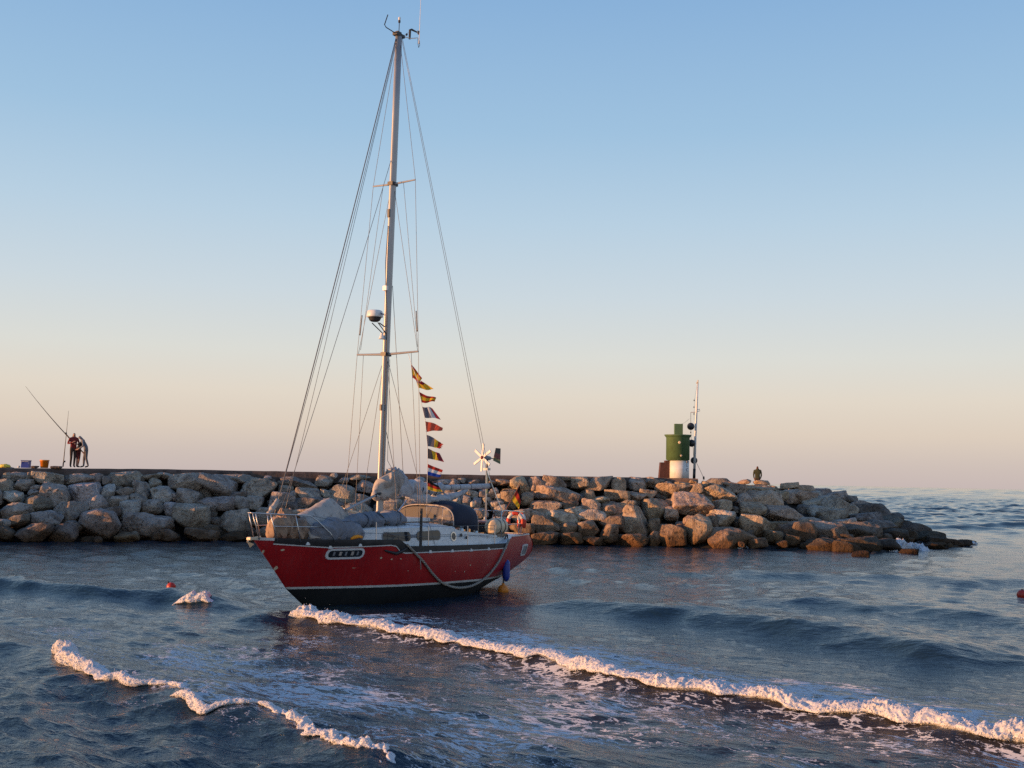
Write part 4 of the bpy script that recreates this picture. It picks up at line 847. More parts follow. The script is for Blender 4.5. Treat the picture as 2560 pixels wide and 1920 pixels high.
# sprayhood
def arch(u, hw, z0, z1, n=24, lean=0.0):
    return [(u + lean * math.sin(math.pi * i / n), hw * math.copysign(abs(math.cos(math.pi * i / n)) ** .62, math.cos(math.pi * i / n)), z0 + (z1 - z0) * abs(math.sin(math.pi * i / n)) ** .55) for i in range(n + 1)]
A0 = arch(4.62, .94, 1.90, 2.37); A1 = arch(4.66, .97, 1.88, 2.42); A2 = arch(5.25, 1.02, 1.80, 2.53, lean=-.05); A3 = arch(5.72, 1.05, 1.72, 2.44)
V = [b3(*q) for A in (A1, [((a[0] + b[0]) / 2, (a[1] + b[1]) / 2, (a[2] + b[2]) / 2 + .015) for a, b in zip(A1, A2)], A2, [((a[0] + b[0]) / 2, (a[1] + b[1]) / 2, (a[2] + b[2]) / 2 - .012) for a, b in zip(A2, A3)], A3) for q in A]
hood = mk('sprayhood', V, grid_faces(5, 25), M_navy, boat, True)
md = hood.modifiers.new('thickness', 'SOLIDIFY'); md.thickness = .012
V = [b3(*q) for q in A0] + [b3(4.58, .94 * math.cos(math.pi * i / 24), 1.93) for i in range(25)]
mk('vinyl_windscreen', V, grid_faces(2, 25), M_vinyl, hood)
MB().tube([b3(*q) for q in A1], .018, 6).build('hood_hoop', M_tan, hood); MB().tube([b3(*q) for q in A3], .014, 6).build('hood_hoop', M_steel, hood)
wb = MB(); 
for i in range(24):
    a, b = 2 * math.pi * i / 24, 2 * math.pi * (i + 1) / 24; wb.tube([b3(6.05, .25 + .42 * math.cos(a), 1.80 + .42 * math.sin(a)), b3(6.05, .25 + .42 * math.cos(b), 1.80 + .42 * math.sin(b))], .014, 5)
for i in range(6):
    a = math.pi * i / 3; wb.tube([b3(6.05, .25, 1.80), b3(6.05, .25 + .42 * math.cos(a), 1.80 + .42 * math.sin(a))], .009, 5)
wb.box(b3(6.2, .25, 1.6), (.18, .18, .5)); wb.build('steering_wheel', M_dark, boat)
lk = MB().box(b3(7.25, .1, 1.72), (.75, .75, .32)).build('cockpit_locker', M_dark, boat); MB().box(b3(7.25, .1, 1.90), (.80, .80, .05)).build('locker_lid', M_pink, lk)
# winches
for u in (5.0, 5.7):
    for k in (1, -1): MB().lathe([(.07, 0), (.06, .03), (.045, .07), (.06, .13), (.03, .14)], b3(u, k * 1.0, KZ(u) + .01), 14).build('winch', M_steel, coam)
# wind generator on its pole at the starboard quarter
PW = -.6
wp = MB().tube([b3(8.53, PW, 1.45), b3(8.52, PW, 3.42)], .028, 8).build('wind_generator_pole', M_steel, boat)
for u0, z0, tone in ((8.53, 2.72, 0), (8.53, 3.05, 0)): MB().tube([b3(u0, PW, z0), b3(u0, PW, z0 + .26)], .031, 8).build('sunlit_band', M_yellow, wp)  # yellow bands put low sunlight on the pole into colour
MB().box(b3(8.52, PW, 3.47), (.17, .17, .07)).build('pole_clamp', M_trim, wp)
MB().tube([b3(8.52, PW, 3.40), b3(9.0, -.30, 2.15)], .02, 6).build('pole_strut', M_steel, wp); MB().tube([b3(8.53, PW, 2.55), b3(8.95, -.5, 1.95)], .02, 6).build('pole_strut', M_dark, wp)
hubu, hubz = bpx(1212, 1144, PW); HP = Vector(b3(hubu - .12, PW, hubz)); 
axw = Vector((-.74, -.66, .05)).normalized(); ax = (Matrix.Rotation(-BTH, 3, 'Z') @ axw)
side_ = ax.cross(Vector((0, 0, 1))).normalized(); upv = side_.cross(ax)
gen = MB(); gen.tube([HP - ax * .04, HP + ax * -.12, HP + ax * -.30, HP + ax * -.36], [.05, .075, .06, .02], 12); gen.tube([HP - ax * .2, Vector(b3(8.52, PW, 3.45))], .03, 8); gen = gen.build('wind_generator', M_greyframe, boat, True)
MB().tube([HP + ax * .07, HP + ax * .04, HP - ax * .05], [.02, .055, .07], 12).build('hub', mat('dark_red_hub', (.16, .02, .015), .4), gen)
for i in range(6):
    a = math.radians(60 * i + 92); d = side_ * math.cos(a) + upv * math.sin(a); e = d.cross(ax)
    p0 = HP + d * .05; p1 = HP + d * .43; q = ax * .022
    V = [p0 + e * .035, p0 - e * .035, p1 - e * .045, p1 + e * .035]; V = [v + q for v in V] + [v - q * .2 for v in V]
    mk('blade', [tuple(v) for v in V], [(0, 1, 2, 3), (7, 6, 5, 4), (0, 4, 5, 1), (1, 5, 6, 2), (2, 6, 7, 3), (3, 7, 4, 0)], M_white, gen)
tl = MB(); T0 = HP - ax * .38; tl.tube([HP - ax * .3, HP - ax * .62], .014, 6)
tail = tl.build('tail_boom', M_dark, gen)
def tailpt(s, t): return T0 - ax * (.05 + .30 * s * (1 - .30 * (1 - s) * t)) + Vector((0, 0, 1)) * (-.06 + t * .40) - ax * (.10 * t * (1 - s)) - Vector((0, 0, .09)) * s * (1 - t)
bands = [(0, .16, (.09, .12, .06)), (.16, .26, (.42, .30, .10)), (.26, .62, (.17, .03, .03)), (.62, 1, (.03, .03, .03))]
for a, b, c in bands:
    V = [tailpt(0, a), tailpt(1, a), tailpt(1, b), tailpt(0, b)]; q = side_ * .006; V = [v + q for v in V] + [v - q for v in V]
    mk('tail_vane', [tuple(v) for v in V], [(0, 1, 2, 3), (7, 6, 5, 4), (0, 4, 5, 1), (1, 5, 6, 2), (2, 6, 7, 3), (3, 7, 4, 0)], mat('tail_paint', c, .5), gen)
# small gear bolted on aft
MB().tube([b3(8.3, -.95, 1.5), b3(8.3, -.95, 2.32)], .05, 8).build('outboard_bracket', M_dark, boat); MB().lathe([(.06, 0), (.07, .05), (.07, .13), (.03, .16)], b3(8.3, -.95, 2.30), 12).build('stern_light', M_cream, boat)

# ------------------------------------------------------------------ loose things aboard
def bplace(o, base): o.matrix_world = BMAT @ Matrix.Translation(Vector(b3(*base))); return o
o = sack([(-1.38, .02, 1.68, .08, .06), (-1.25, .03, 1.86, .20, .24), (-1.0, .05, 1.98, .26, .30), (-.7, .10, 1.93, .28, .28), (-.4, .16, 1.86, .26, .20), (-.15, .2, 1.72, .12, .10)], 11, M_brown, 'headsail_bundle', nseg=110, nring=80, fold=.42, base=(-1, .05, 1.6), foldscale=(1.6, 4.2))
tag(o, 'crumpled brown headsail heaped inside the bow railing', 'sail')
o = sack([(-1.42, .0, 2.22, .03, .03), (-1.28, .0, 2.36, .06, .05), (-1.15, 0, 2.50, .04, .05), (-1.08, 0, 2.60, .03, .04)], 13, M_tan, 'furled_sail_corner', nseg=50, nring=30, fold=.3, base=(-1.3, 0, 2.2))
tag(o, 'small tan furled sail corner lashed to the foot of the forestay', 'sail')
# peaked tarpaulin over the dinghy
TP = [(-.42, .30, 2.22), (.72, .05, 2.60), (1.34, .10, 2.28), (1.22, .62, 1.80), (.55, .80, 1.70), (-.30, .62, 1.72)]
def tarp():
    n = 40; V = []
    ridge = [(-.42, 0.0, 2.20), (.0, 0.0, 2.36), (.70, 0.0, 2.60), (1.0, 0, 2.46), (1.34, 0.0, 2.28)]
    for i in range(n):
        t = i / (n - 1); ru_ = np.array([np.interp(t, [0, .25, .6, .8, 1], [r[k] for r in ridge]) for k in range(3)])
        for j in range(25):
            s = j / 24 * 2 - 1; k = abs(s); hw = .30 + .42 * math.sin(math.pi * min(1, t + .12))
            w = s * hw; z = ru_[2] - (ru_[2] - 1.66) * (k ** 1.5) - .02 * math.sin(9 * t + 3 * s)
            V.append((ru_[0] + .10 * k * (t - .5), w, z))
    V = np.array(V); f = 1 - np.abs(pnoise(np.c_[V[:, 0] * 3.2 + V[:, 2] * 2.5, V[:, 1] * 1.4, V[:, 2] * 1.2], 41)) * 2.4
    V[:, 1] += np.sign(V[:, 1]) * .045 * f; V[:, 2] += .02 * f; b = np.array((.4, 0, 1.6)); W_ = V - b; W_[:, 1] *= -1
    o = mk('grey_tarpaulin', W_, grid_faces(n, 25), M_tan, None, True); m = o.modifiers.new('t', 'SOLIDIFY'); m.thickness = .01; bplace(o, (.4, 0, 1.6)); return o
tag(tarp(), 'peaked light grey tarpaulin over gear on the foredeck', 'tarpaulin')
o = sack([(-.45, .40, 1.66, .10, .08), (-.2, .50, 1.80, .16, .22), (.2, .62, 1.86, .15, .27), (.6, .73, 1.82, .13, .26), (.85, .80, 1.76, .11, .18), (1.05, .84, 1.70, .08, .08)], 17, M_grey, 'folded_sail', nseg=120, nring=80, fold=.32, base=(.2, .7, 1.6), foldscale=(1.4, 4.5))
tag(o, 'folded blue grey sail spilling against the forward railing', 'sail')
o = sack([(.75, .45, 1.98, .08, .06), (1.1, .50, 2.03, .22, .13), (1.7, .55, 2.06, .26, .16), (2.3, .52, 2.09, .27, .18), (2.8, .50, 2.06, .22, .15), (3.15, .48, 2.02, .08, .06)], 19, M_grey, 'sail_bundle', nseg=130, nring=72, fold=.34, base=(1.9, .5, 1.95), foldscale=(1.2, 4.0))
tag(o, 'long blue grey sail bundle lying along the cabin roof beside the mast', 'sail')
bnd_ = o
o = MB().tube([(-.20, 0, 0), (-.1, -.01, .035), (.05, 0, .05), (.2, 0, .03)], [.03, .045, .045, .03], 8).build('orange_line_bag', mat('bright_orange_cloth', (.85, .30, .01), .7), None, True); tag(bplace(o, (.66, .96, 1.66)), 'bright orange bag tucked under the grey sail at the rail', 'bag')
# lashings round the bundles
def lash(o, pts, m=None): 
    inv = o.matrix_world.inverted() @ BMAT
    for k, P in enumerate(pts): MB().tube([inv @ Vector(b3(*q)) for q in P], .011, 5).build('lashing', m or M_dark, o, True)
bnd = bnd_
def loop(u, w, z, hw, hh, lean=0.1): return [(u + lean * math.sin(a), w + hw * math.cos(a), z + hh * math.sin(a)) for a in np.linspace(0, 2 * math.pi, 17)]
lash(bnd, [loop(1.25, .51, 2.04, .30, .20), loop(1.85, .55, 2.06, .33, .22, -.12), loop(2.5, .52, 2.08, .33, .24)])
# rope looped along the port side, three strands
def rope_pts():
    px_ = [(1018, 1362), (1028, 1372), (1060, 1405), (1082, 1435), (1104, 1457), (1128, 1467), (1150, 1470), (1176, 1466), (1200, 1455), (1222, 1437), (1240, 1415), (1252, 1395), (1262, 1372), (1272, 1350)]
    P = []
    for x, y in px_:
        w = 1.4
        for _ in range(25): u, z = bpx(x, y, w); w = .5 * w + .5 * (HW(u, max(z, .35)) + .05)
        P.append((u, w, z))
    return np.array(P)
RP = rope_pts(); t = np.linspace(0, len(RP) - 1, 260); RP = np.stack([np.interp(t, np.arange(len(RP)), RP[:, i]) for i in range(3)], 1)
k_ = np.hanning(25); k_ /= k_.sum()
for i in range(3): RP[:, i] = np.convolve(np.pad(RP[:, i], 12, 'reflect', reflect_type='odd'), k_, 'valid')
rope = MB(); b0 = np.array((4.3, 1.5, .2))
for s in range(3):
    P = []
    for i, q in enumerate(RP):
        a = i * .55 + s * 2.094; P.append(Vector(b3(*(q - b0))) + Vector((0, -.018 * math.cos(a), .018 * math.sin(a))))
    rope.tube(P, .019, 6)
rope.tube([Vector(b3(*(RP[34] - b0))), Vector(b3(*(RP[34] - b0 + np.array((0, .03, -.28)))))], .012, 5)
o = rope.build('mooring_rope', M_rope, None, True); bplace(o, tuple(b0)); tag(o, 'thick grey rope hanging in a loop along the red hull', 'rope')
st = MB(); stp = []
for x, y in ((962, 1376), (975, 1380), (990, 1384), (1006, 1378), (1022, 1366)):
    w = 1.3
    for _ in range(25): u, z = bpx(x, y, w); w = .5 * w + .5 * (HW(u, z) + .03)
    stp.append(np.array((u, w, z)))
o = st.tube([Vector(b3(*(q - stp[2]))) for q in stp], [.02, .03, .045, .04, .03], 7).build('black_strap', M_rail, None, True); bplace(o, tuple(stp[2])); tag(o, 'black strap lying against the hull where the rail steps down', 'strap')
fu, fz = 6.93, .30; fw = HW(fu, .55) + .12
fd = empty('fender', tuple(bw(fu, fw, fz)), BTH); tag(fd, 'blue cylindrical fender hanging at the stern quarter', 'fender')
MB().lathe([(.03, -.06), (.075, -.02), (.105, .05), (.11, .10), (.11, .44), (.10, .50), (.06, .55), (.03, .59)], (0, 0, 0), 20).build('fender_body', M_blue, fd, True)
MB().tube([(0, 0, .55), (-.03, .05, .8), (-.08, .12, 1.04)], .016, 6).build('fender_line', M_dark, fd)
by = ground(1258, 1479)
fl = empty('float_buoy', (by[0], by[1], 0)); tag(fl, 'orange float in the water under the blue fender', 'buoy')
MB().lathe([(.05, -.12), (.12, -.08), (.15, -.02), (.155, .04), (.15, .10), (.11, .16), (.05, .19), (.035, .24)], (0, 0, 0), 20).build('float_body', M_orange, fl, True); MB().tube([(0, 0, .2), (.0, .01, .36)], .02, 6).build('float_line', M_dark, fl)
# liferaft canister, horseshoe lifebuoys, fuel can
cn = empty('liferaft_canister', tuple(bw(6.95, .86, 1.53)), BTH); tag(cn, 'cream barrel canister strapped to the aft deck railing', 'canister')
MB().lathe([(.16, -.36), (.22, -.32), (.235, -.2), (.235, .2), (.22, .32), (.16, .36)], (0, 0, .27), 20, axis=(1, .1, 0)).build('canister_shell', M_cream, cn, True)
for q in (-.14, .12): MB().lathe([(.242, -.02), (.242, .02)], (q, q * .1, .27), 20, axis=(1, .1, 0), caps=False).build('strap', M_dark, cn)
MB().box((0, 0, .03), (.5, .42, .08)).build('cradle', M_teak, cn)
sm = empty('fuel_can', tuple(bw(7.9, -.2, 1.5)), BTH); tag(sm, 'small cream fuel can left of the canister', 'can'); MB().lathe([(.12, 0), (.14, .04), (.14, .34), (.10, .42), (.04, .45)], (0, 0, 0), 16).build('can_body', M_cream, sm, True); MB().lathe([(.035, .45), (.035, .52)], (0, 0, 0), 10).build('can_cap', M_trim, sm)
def horseshoe(loc, ry, label):
    h = empty('horseshoe_buoy', tuple(bw(*loc)), BTH + ry); tag(h, label, 'lifebuoy', 'horseshoe lifebuoys on the stern railing')
    for a, b, m in ((-215, -160, M_lifered), (-160, -115, M_trim), (-115, -65, M_lifered), (-65, -20, M_trim), (-20, 35, M_lifered)):
        P = [(0, .22 * math.cos(math.radians(q + 180)), .24 * math.sin(math.radians(q + 180))) for q in np.linspace(a, b, 7)]; MB().tube(P, .058, 8).build('foam_section', m, h, True)
horseshoe((8.0, .84, 1.92), 0.5, 'red and white horseshoe lifebuoy on the railing next to the cream canister')
horseshoe((8.72, .60, 1.86), -.6, 'red and white horseshoe lifebuoy at the very stern corner')

# ------------------------------------------------------------------ flags
def cloth(name, c, tr=.35):
    m, nt, ns, L, p = nodes(name); p.inputs['Base Color'].default_value = (*c, 1); p.inputs['Roughness'].default_value = .8; p.inputs['Specular IOR Level'].default_value = .1
    t = N(nt, 'ShaderNodeBsdfTranslucent'); t.inputs['Color'].default_value = (*[min(1, q * 1.4) for q in c], 1)
    nz = N(nt, 'ShaderNodeTexNoise', Scale=30.0); mxv = N(nt, 'ShaderNodeMapRange'); L.new(nz.outputs['Fac'], mxv.inputs['Value']); mxv.inputs['To Min'].default_value = tr * .7; mxv.inputs['To Max'].default_value = tr * 1.3
    mx = N(nt, 'ShaderNodeMixShader'); L.new(mxv.outputs[0], mx.inputs['Fac']); L.new(p.outputs[0], mx.inputs[1]); L.new(t.outputs[0], mx.inputs[2]); L.new(mx.outputs[0], ns['Material Output'].inputs['Surface']); return m
K = dict(red=cloth('flag_red', (.42, .04, .025)), yel=cloth('flag_yellow', (.70, .42, .035)), blu=cloth('flag_blue', (.02, .06, .34)), gry=cloth('flag_dusk_blue', (.15, .14, .165)), wht=cloth('flag_white', (.66, .64, .62)), blk=cloth('flag_black', (.015, .014, .014)), orn=cloth('flag_orange_red', (.62, .11, .06)), mar=cloth('flag_maroon', (.24, .03, .045)), brn=cloth('flag_faded_black', (.09, .075, .07)))  # gry is blue greyed to carry warm dusk backlight
FY = 29.45
def flag(c4, stripes, vertical, label, seed, Y=FY, rip=.035, tear=0.0):
    A, B, C, D = [at(x, y, Y) for x, y in c4]              # hoist top, fly top, fly bottom, hoist bottom
    nu, nv = 19, 13; V = []; base = (A + D) / 2
    for j in range(nv):
        for i in range(nu):
            s, t = i / (nu - 1), j / (nv - 1); p = (A * (1 - s) + B * s) * (1 - t) + (D * (1 - s) + C * s) * t
            wv_ = math.sin(s * 6.5 + seed * 1.7 + t * 1.1) * rip * s ** .7
            p = p + np.array([0, wv_ * 2.2 + .12 * s, -.35 * wv_ + .012 * math.sin(seed + 5 * s)])
            if tear and s > .85: p = p + np.array([-tear * ((j * 7 + seed) % 4) / 3, 0, 0])
            V.append(p - base)
    F = grid_faces(nv, nu); n = len(stripes); fm = []
    for j in range(nv - 1):
        for i in range(nu - 1):
            q = i / (nu - 1) if vertical else j / (nv - 1); acc = 0
            for k, (m_, wdt) in enumerate(stripes):
                acc += wdt
                if q < acc - 1e-6: break
            fm.append(k)
    o = mk('courtesy_flag', V, F, [K[m_] for m_, _ in stripes], None, True, fm); o.location = tuple(base); tag(o, label, 'flag', 'string of small flags below the spreader'); return o
def fz7(*p): return [(980 + x * .1928, 880 + y * .1928) for x, y in p]
T3 = 1 / 3
flag(fz7((246, 158), (384, 322), (352, 384), (262, 338)), [('red', .25), ('yel', .5), ('red', .25)], False, 'topmost flag, red and yellow, folded under the lower spreader', 1)
flag(fz7((312, 372), (372, 375), (540, 487), (340, 470)), [('mar', .3), ('yel', .7)], False, 'second flag from the top, yellow with a maroon edge, pointed tip', 2)
flag(fz7((355, 520), (572, 600), (548, 645), (385, 655)), [('red', .26), ('yel', .48), ('red', .26)], False, 'third flag from the top, red yellow red stripes', 3)
flag(fz7((393, 704), (520, 728), (628, 870), (420, 846)), [('gry', .44), ('wht', .24), ('mar', .32)], True, 'fourth flag from the top, greyed blue white and maroon', 4)
flag(fz7((428, 890), (655, 972), (650, 1015), (450, 1032)), [('orn', 1.0)], False, 'fifth flag from the top, plain orange red', 5)
flag(fz7((450, 1072), (672, 1190), (640, 1255), (460, 1222)), [('gry', .4), ('yel', .22), ('red', .38)], True, 'sixth flag from the top, greyed blue yellow and red with frayed end', 6, tear=.05)
flag(fz7((460, 1254), (615, 1312), (672, 1420), (464, 1385)), [('brn', T3), ('yel', T3), ('mar', T3)], True, 'seventh flag from the top, dark yellow and maroon upright bands', 7)
flag(fz7((460, 1455), (655, 1525), (620, 1618), (456, 1600)), [('red', T3), ('wht', T3), ('blu', T3)], False, 'red white and blue striped flag, eighth from the top', 8)
flag([(1068, 1197), (1095, 1215), (1106, 1231), (1068, 1224)], [('blk', .3), ('red', .35), ('yel', .35)], False, 'lowest flag on the string, black red and gold over the boom', 9)
wpts = [(1021, 885), (1028, 910), (1043, 948), (1048, 980), (1055, 1015), (1063, 1050), (1066, 1085), (1069, 1120), (1069, 1160), (1068, 1200), (1068, 1226), (1066, 1300)]
P = [Vector(tuple(BMAT.inverted() @ Vector(tuple(at(x, y, FY))))) for x, y in wpts]; MB().tube(P, .006, 5).build('flag_halyard', M_trim, mast, True)
# ensign at the stern
sg = empty('stern_ensign', tuple(at(1256, 1290, 36.0))); tag(sg, 'black red and gold flag drooping on a slanted staff at the stern', 'flag'); o3 = np.array(sg.location)
MB().tube([at(1256, 1290, 36.0) - o3, at(1301, 1209, 36.0) - o3], .013, 6).build('staff', mat('varnished_wood', (.16, .05, .025), .5), sg)
A, B, C, D = [at(x, y, 36.0) for x, y in ((1299, 1213), (1305, 1243), (1297, 1273), (1279, 1250))]; V = []
for j in range(13):
    for i in range(13):
        s, t = i / 12, j / 12; V.append((A * (1 - s) + B * s) * (1 - t) + (D * (1 - s) + C * s) * t + np.array([0, .05 * math.sin(7 * s + 2 * t) * s, 0]) - o3)
F = grid_faces(13, 13); mk('flag_cloth', V, F, [K['blk'], K['red'], K['yel']], sg, True, [min(2, int((j + .5) / 4)) for j in range(12) for i in range(12)])

# ------------------------------------------------------------------ beacon at the pier head
M_green = mat('beacon_green_paint', (.080, .145, .058), .55, var=.12, scale=1.5, dirt=(.06, .10, .04)); M_bwhite = mat('beacon_white_paint', (.70, .69, .66), .6, var=.06, scale=1.5, dirt=(.58, .55, .50)); M_rust = mat('rust_brown_steel', (.085, .032, .024), .8, var=.3, scale=2, dirt=(.05, .02, .016))
TY = 64.0; tb = at(1698, 1195, TY); SCB = TY / FPX
bc = empty('harbour_beacon', tuple(tb)); tag(bc, 'green and white cylindrical harbour beacon at the end of the breakwater', 'beacon')
rg = 29.2 * SCB; rw_ = 24.2 * SCB; hw_ = 42 * SCB; hg = 56 * SCB
def pz(y): return (1195 - y) * SCB
MB().lathe([(rw_, -.2), (rw_, pz(1152))], (0, 0, 0), 40).build('white_base', M_bwhite, bc, True)
MB().lathe([(rw_ * .9, pz(1152.5)), (rg, pz(1150)), (rg, pz(1095)), (rg * 1.03, pz(1094)), (rg * 1.14, pz(1090)), (rg * 1.16, pz(1087.5)), (.02, pz(1087.3))], (-4 * SCB, 0, 0), 44).build('green_drum', M_green, bc, True)
MB().box((-3 * SCB, 0, pz(1074)), (20 * SCB, 16 * SCB, 27.5 * SCB)).build('lamp_box', M_green, bc)
for x, y, r in ((1690, 1107.5, 3.6), (1694, 1140, 2.6)):
    dx_ = (x - 1694) * SCB; MB().lathe([(r * SCB, 0), (r * SCB, .04), (r * SCB * .6, .06)], (dx_ - 4 * SCB * 0, -math.sqrt(max(.01, rg ** 2 - dx_ ** 2)), pz(y)), 14, axis=(dx_ / rg, -1, 0)).build('reflector', M_cream, bc)
st_ = MB(); st_.add([(x * SCB, y, z) for y in (-.05, .55) for x, z in ((-50, -.1), (-46.5, pz(1157)), (-35, pz(1157)), (-35, pz(1152)), (-23, pz(1152)), (-23, -.1))], [(5, 4, 3, 2, 1, 0), (6, 7, 8, 9, 10, 11)] + [(i, (i + 1) % 6, 6 + (i + 1) % 6, 6 + i) for i in range(6)]); st_.build('steps', M_rust, bc)
M_ink = mat('navy_stencil', (.02, .03, .09), .6)
for ch, y in (('L', 1167), ('C', 1178)):
    t_ = bpy.data.curves.new('stencil', 'FONT'); t_.body = ch; t_.size = 11 * SCB; t_.extrude = .004; t_.align_x = 'CENTER'; t_.materials.append(M_ink)
    a_ = math.radians(44); o = text_mesh('stencil_letter', t_, bc); o.location = (math.sin(a_) * (rw_ + .004), -math.cos(a_) * (rw_ + .004), pz(y)); o.rotation_euler = (math.pi / 2, 0, a_)
MB().box((math.sin(.75) * rw_, -math.cos(.75) * rw_, pz(1154)), (.16, .10, .12), rot=Matrix.Rotation(.75, 3, 'Z')).build('junction_box', M_greyframe, bc)

# signal mast with hoisted balls
SM = TY + .6; sb = at(1735, 1197, SM); s_ = SM / FPX
sm_ = empty('signal_mast', tuple(sb)); tag(sm_, 'tall leaning white signal mast with black balls beside the beacon', 'signal mast')
def sp3(x, y, d=0.0): p = at(x, y, SM + d) - sb; return tuple(p)
MB().tube([sp3(1735, 1199), sp3(1736, 1172)], .085, 10).build('mast_socket', M_dark, sm_, True)
MB().tube([sp3(1736, 1175), sp3(1738.5, 1093), sp3(1742, 1010), sp3(1744.5, 958)], [.075, .07, .06, .045], 10).build('mast_pole', M_white, sm_, True)
MB().tube([sp3(1744.5, 959), sp3(1745, 950)], .03, 6).build('mast_top', M_cream, sm_); MB().box(sp3(1743.5, 957), (.12, .08, .10)).build('top_fitting', M_cream, sm_)
ar = MB(); ar.tube([sp3(1740, 1030), sp3(1727, 1031)], .03, 6); ar.tube([sp3(1741, 1025), sp3(1749, 1023), sp3(1750, 1027), sp3(1742, 1029)], .02, 6); ar.build('cross_arm', M_bwhite, sm_)
for x, y in ((1735.5, 1001), (1735, 1018), (1735, 1035), (1727, 1081)): MB().lathe([(.01, -.05), (.04, 0), (.01, .06)], sp3(x, y), 8).build('shackle', M_dark, sm_)
for x, y, r, d in ((1727, 1066, 9.2, -.15), (1729, 1108, 9.2, -.1), (1735, 1151, 8.6, .18)):
    V0, F0 = ico(3); bm = mk('signal_ball', V0 * (r * s_) + np.array(sp3(x, y, d)), F0, M_dark, sm_, True)
MB().tube([sp3(1727, 1031, -.15), sp3(1727, 1060, -.15)], .012, 5).build('hoist_line', M_dark, sm_); MB().tube([sp3(1727, 1074, -.15), sp3(1728, 1100, -.1), sp3(1733, 1120), sp3(1734, 1145, .1)], .012, 5).build('hoist_line', M_dark, sm_)
MB().tube([sp3(1743, 960), sp3(1736, 1000), sp3(1735, 1050)], .006, 4).build('hoist_line', M_wire, sm_)
MB().tube([sp3(1739, 1152), sp3(1759, 1194)], .012, 5).build('guy_wire', M_wire, sm_); MB().tube([sp3(1759, 1191), sp3(1759.5, 1199)], .05, 6).build('guy_anchor', M_dark, sm_)
MB().tube([sp3(1702, 1060.5, -.6), sp3(1713, 1056, -.4), sp3(1723, 1047, -.2)], .007, 4).build('power_cable', M_wire, sm_)

# ------------------------------------------------------------------ people
import bmesh
SKIN = mat('skin', (.42, .22, .15), .6)
def person(loc, rz, J, edges, mats, zones, label, height_note=None, hands=()):
    """skinned figure: J name -> (x, y, z, radius); zones picks a material per face from its centre and nearest bone"""
    names = list(J); me = bpy.data.meshes.new('person'); me.from_pydata([J[n][:3] for n in names], [(names.index(a), names.index(b)) for a, b in edges], [])
    o = bpy.data.objects.new('person', me); col.objects.link(o)
    sk = o.modifiers.new('skin', 'SKIN'); sk.use_smooth_shade = True; sub = o.modifiers.new('sub', 'SUBSURF'); sub.levels = 2; sub.render_levels = 2
    for i, n in enumerate(names):
        d = me.skin_vertices[0].data[i]; r = J[n][3]; d.radius = r if hasattr(r, '__len__') else (r, r); d.use_root = (n == 'pelvis')
    dg = bpy.context.evaluated_depsgraph_get(); dg.update(); ev = bpy.data.meshes.new_from_object(o.evaluated_get(dg)); bpy.data.objects.remove(o)
    for m_ in mats: ev.materials.append(m_)
    P = np.array([J[n][:3] for n in names]); mi = []
    E_ = [(np.array(J[a][:3]), np.array(J[b][:3]), a, b) for a, b in edges]
    for pl in ev.polygons:
        c = np.array(pl.center); best = min(((np.linalg.norm(c - (A + (B - A) * np.clip(((c - A) @ (B - A)) / max(1e-9, (B - A) @ (B - A)), 0, 1))), a, b) for A, B, a, b in E_)); mi.append(zones(best[1], best[2], c))
    ev.polygons.foreach_set('material_index', mi); ev.polygons.foreach_set('use_smooth', [True] * len(mi)); ev.update()
    q = put(bpy.data.objects.new('person', ev)); q.location = loc; q.rotation_euler = (0, 0, rz); tag(q, label, 'person'); return q
BODY = [('pelvis', 'waist'), ('waist', 'chest'), ('chest', 'neck'), ('neck', 'head'), ('head', 'crown'), ('head', 'nose'), ('pelvis', 'hip_l'), ('hip_l', 'knee_l'), ('knee_l', 'ankle_l'), ('ankle_l', 'toe_l'), ('pelvis', 'hip_r'), ('hip_r', 'knee_r'), ('knee_r', 'ankle_r'), ('ankle_r', 'toe_r'),
        ('chest', 'shoulder_l'), ('shoulder_l', 'elbow_l'), ('elbow_l', 'wrist_l'), ('wrist_l', 'hand_l'), ('hand_l', 'finger_l'), ('wrist_l', 'thumb_l'), ('chest', 'shoulder_r'), ('shoulder_r', 'elbow_r'), ('elbow_r', 'wrist_r'), ('wrist_r', 'hand_r'), ('hand_r', 'finger_r'), ('wrist_r', 'thumb_r')]
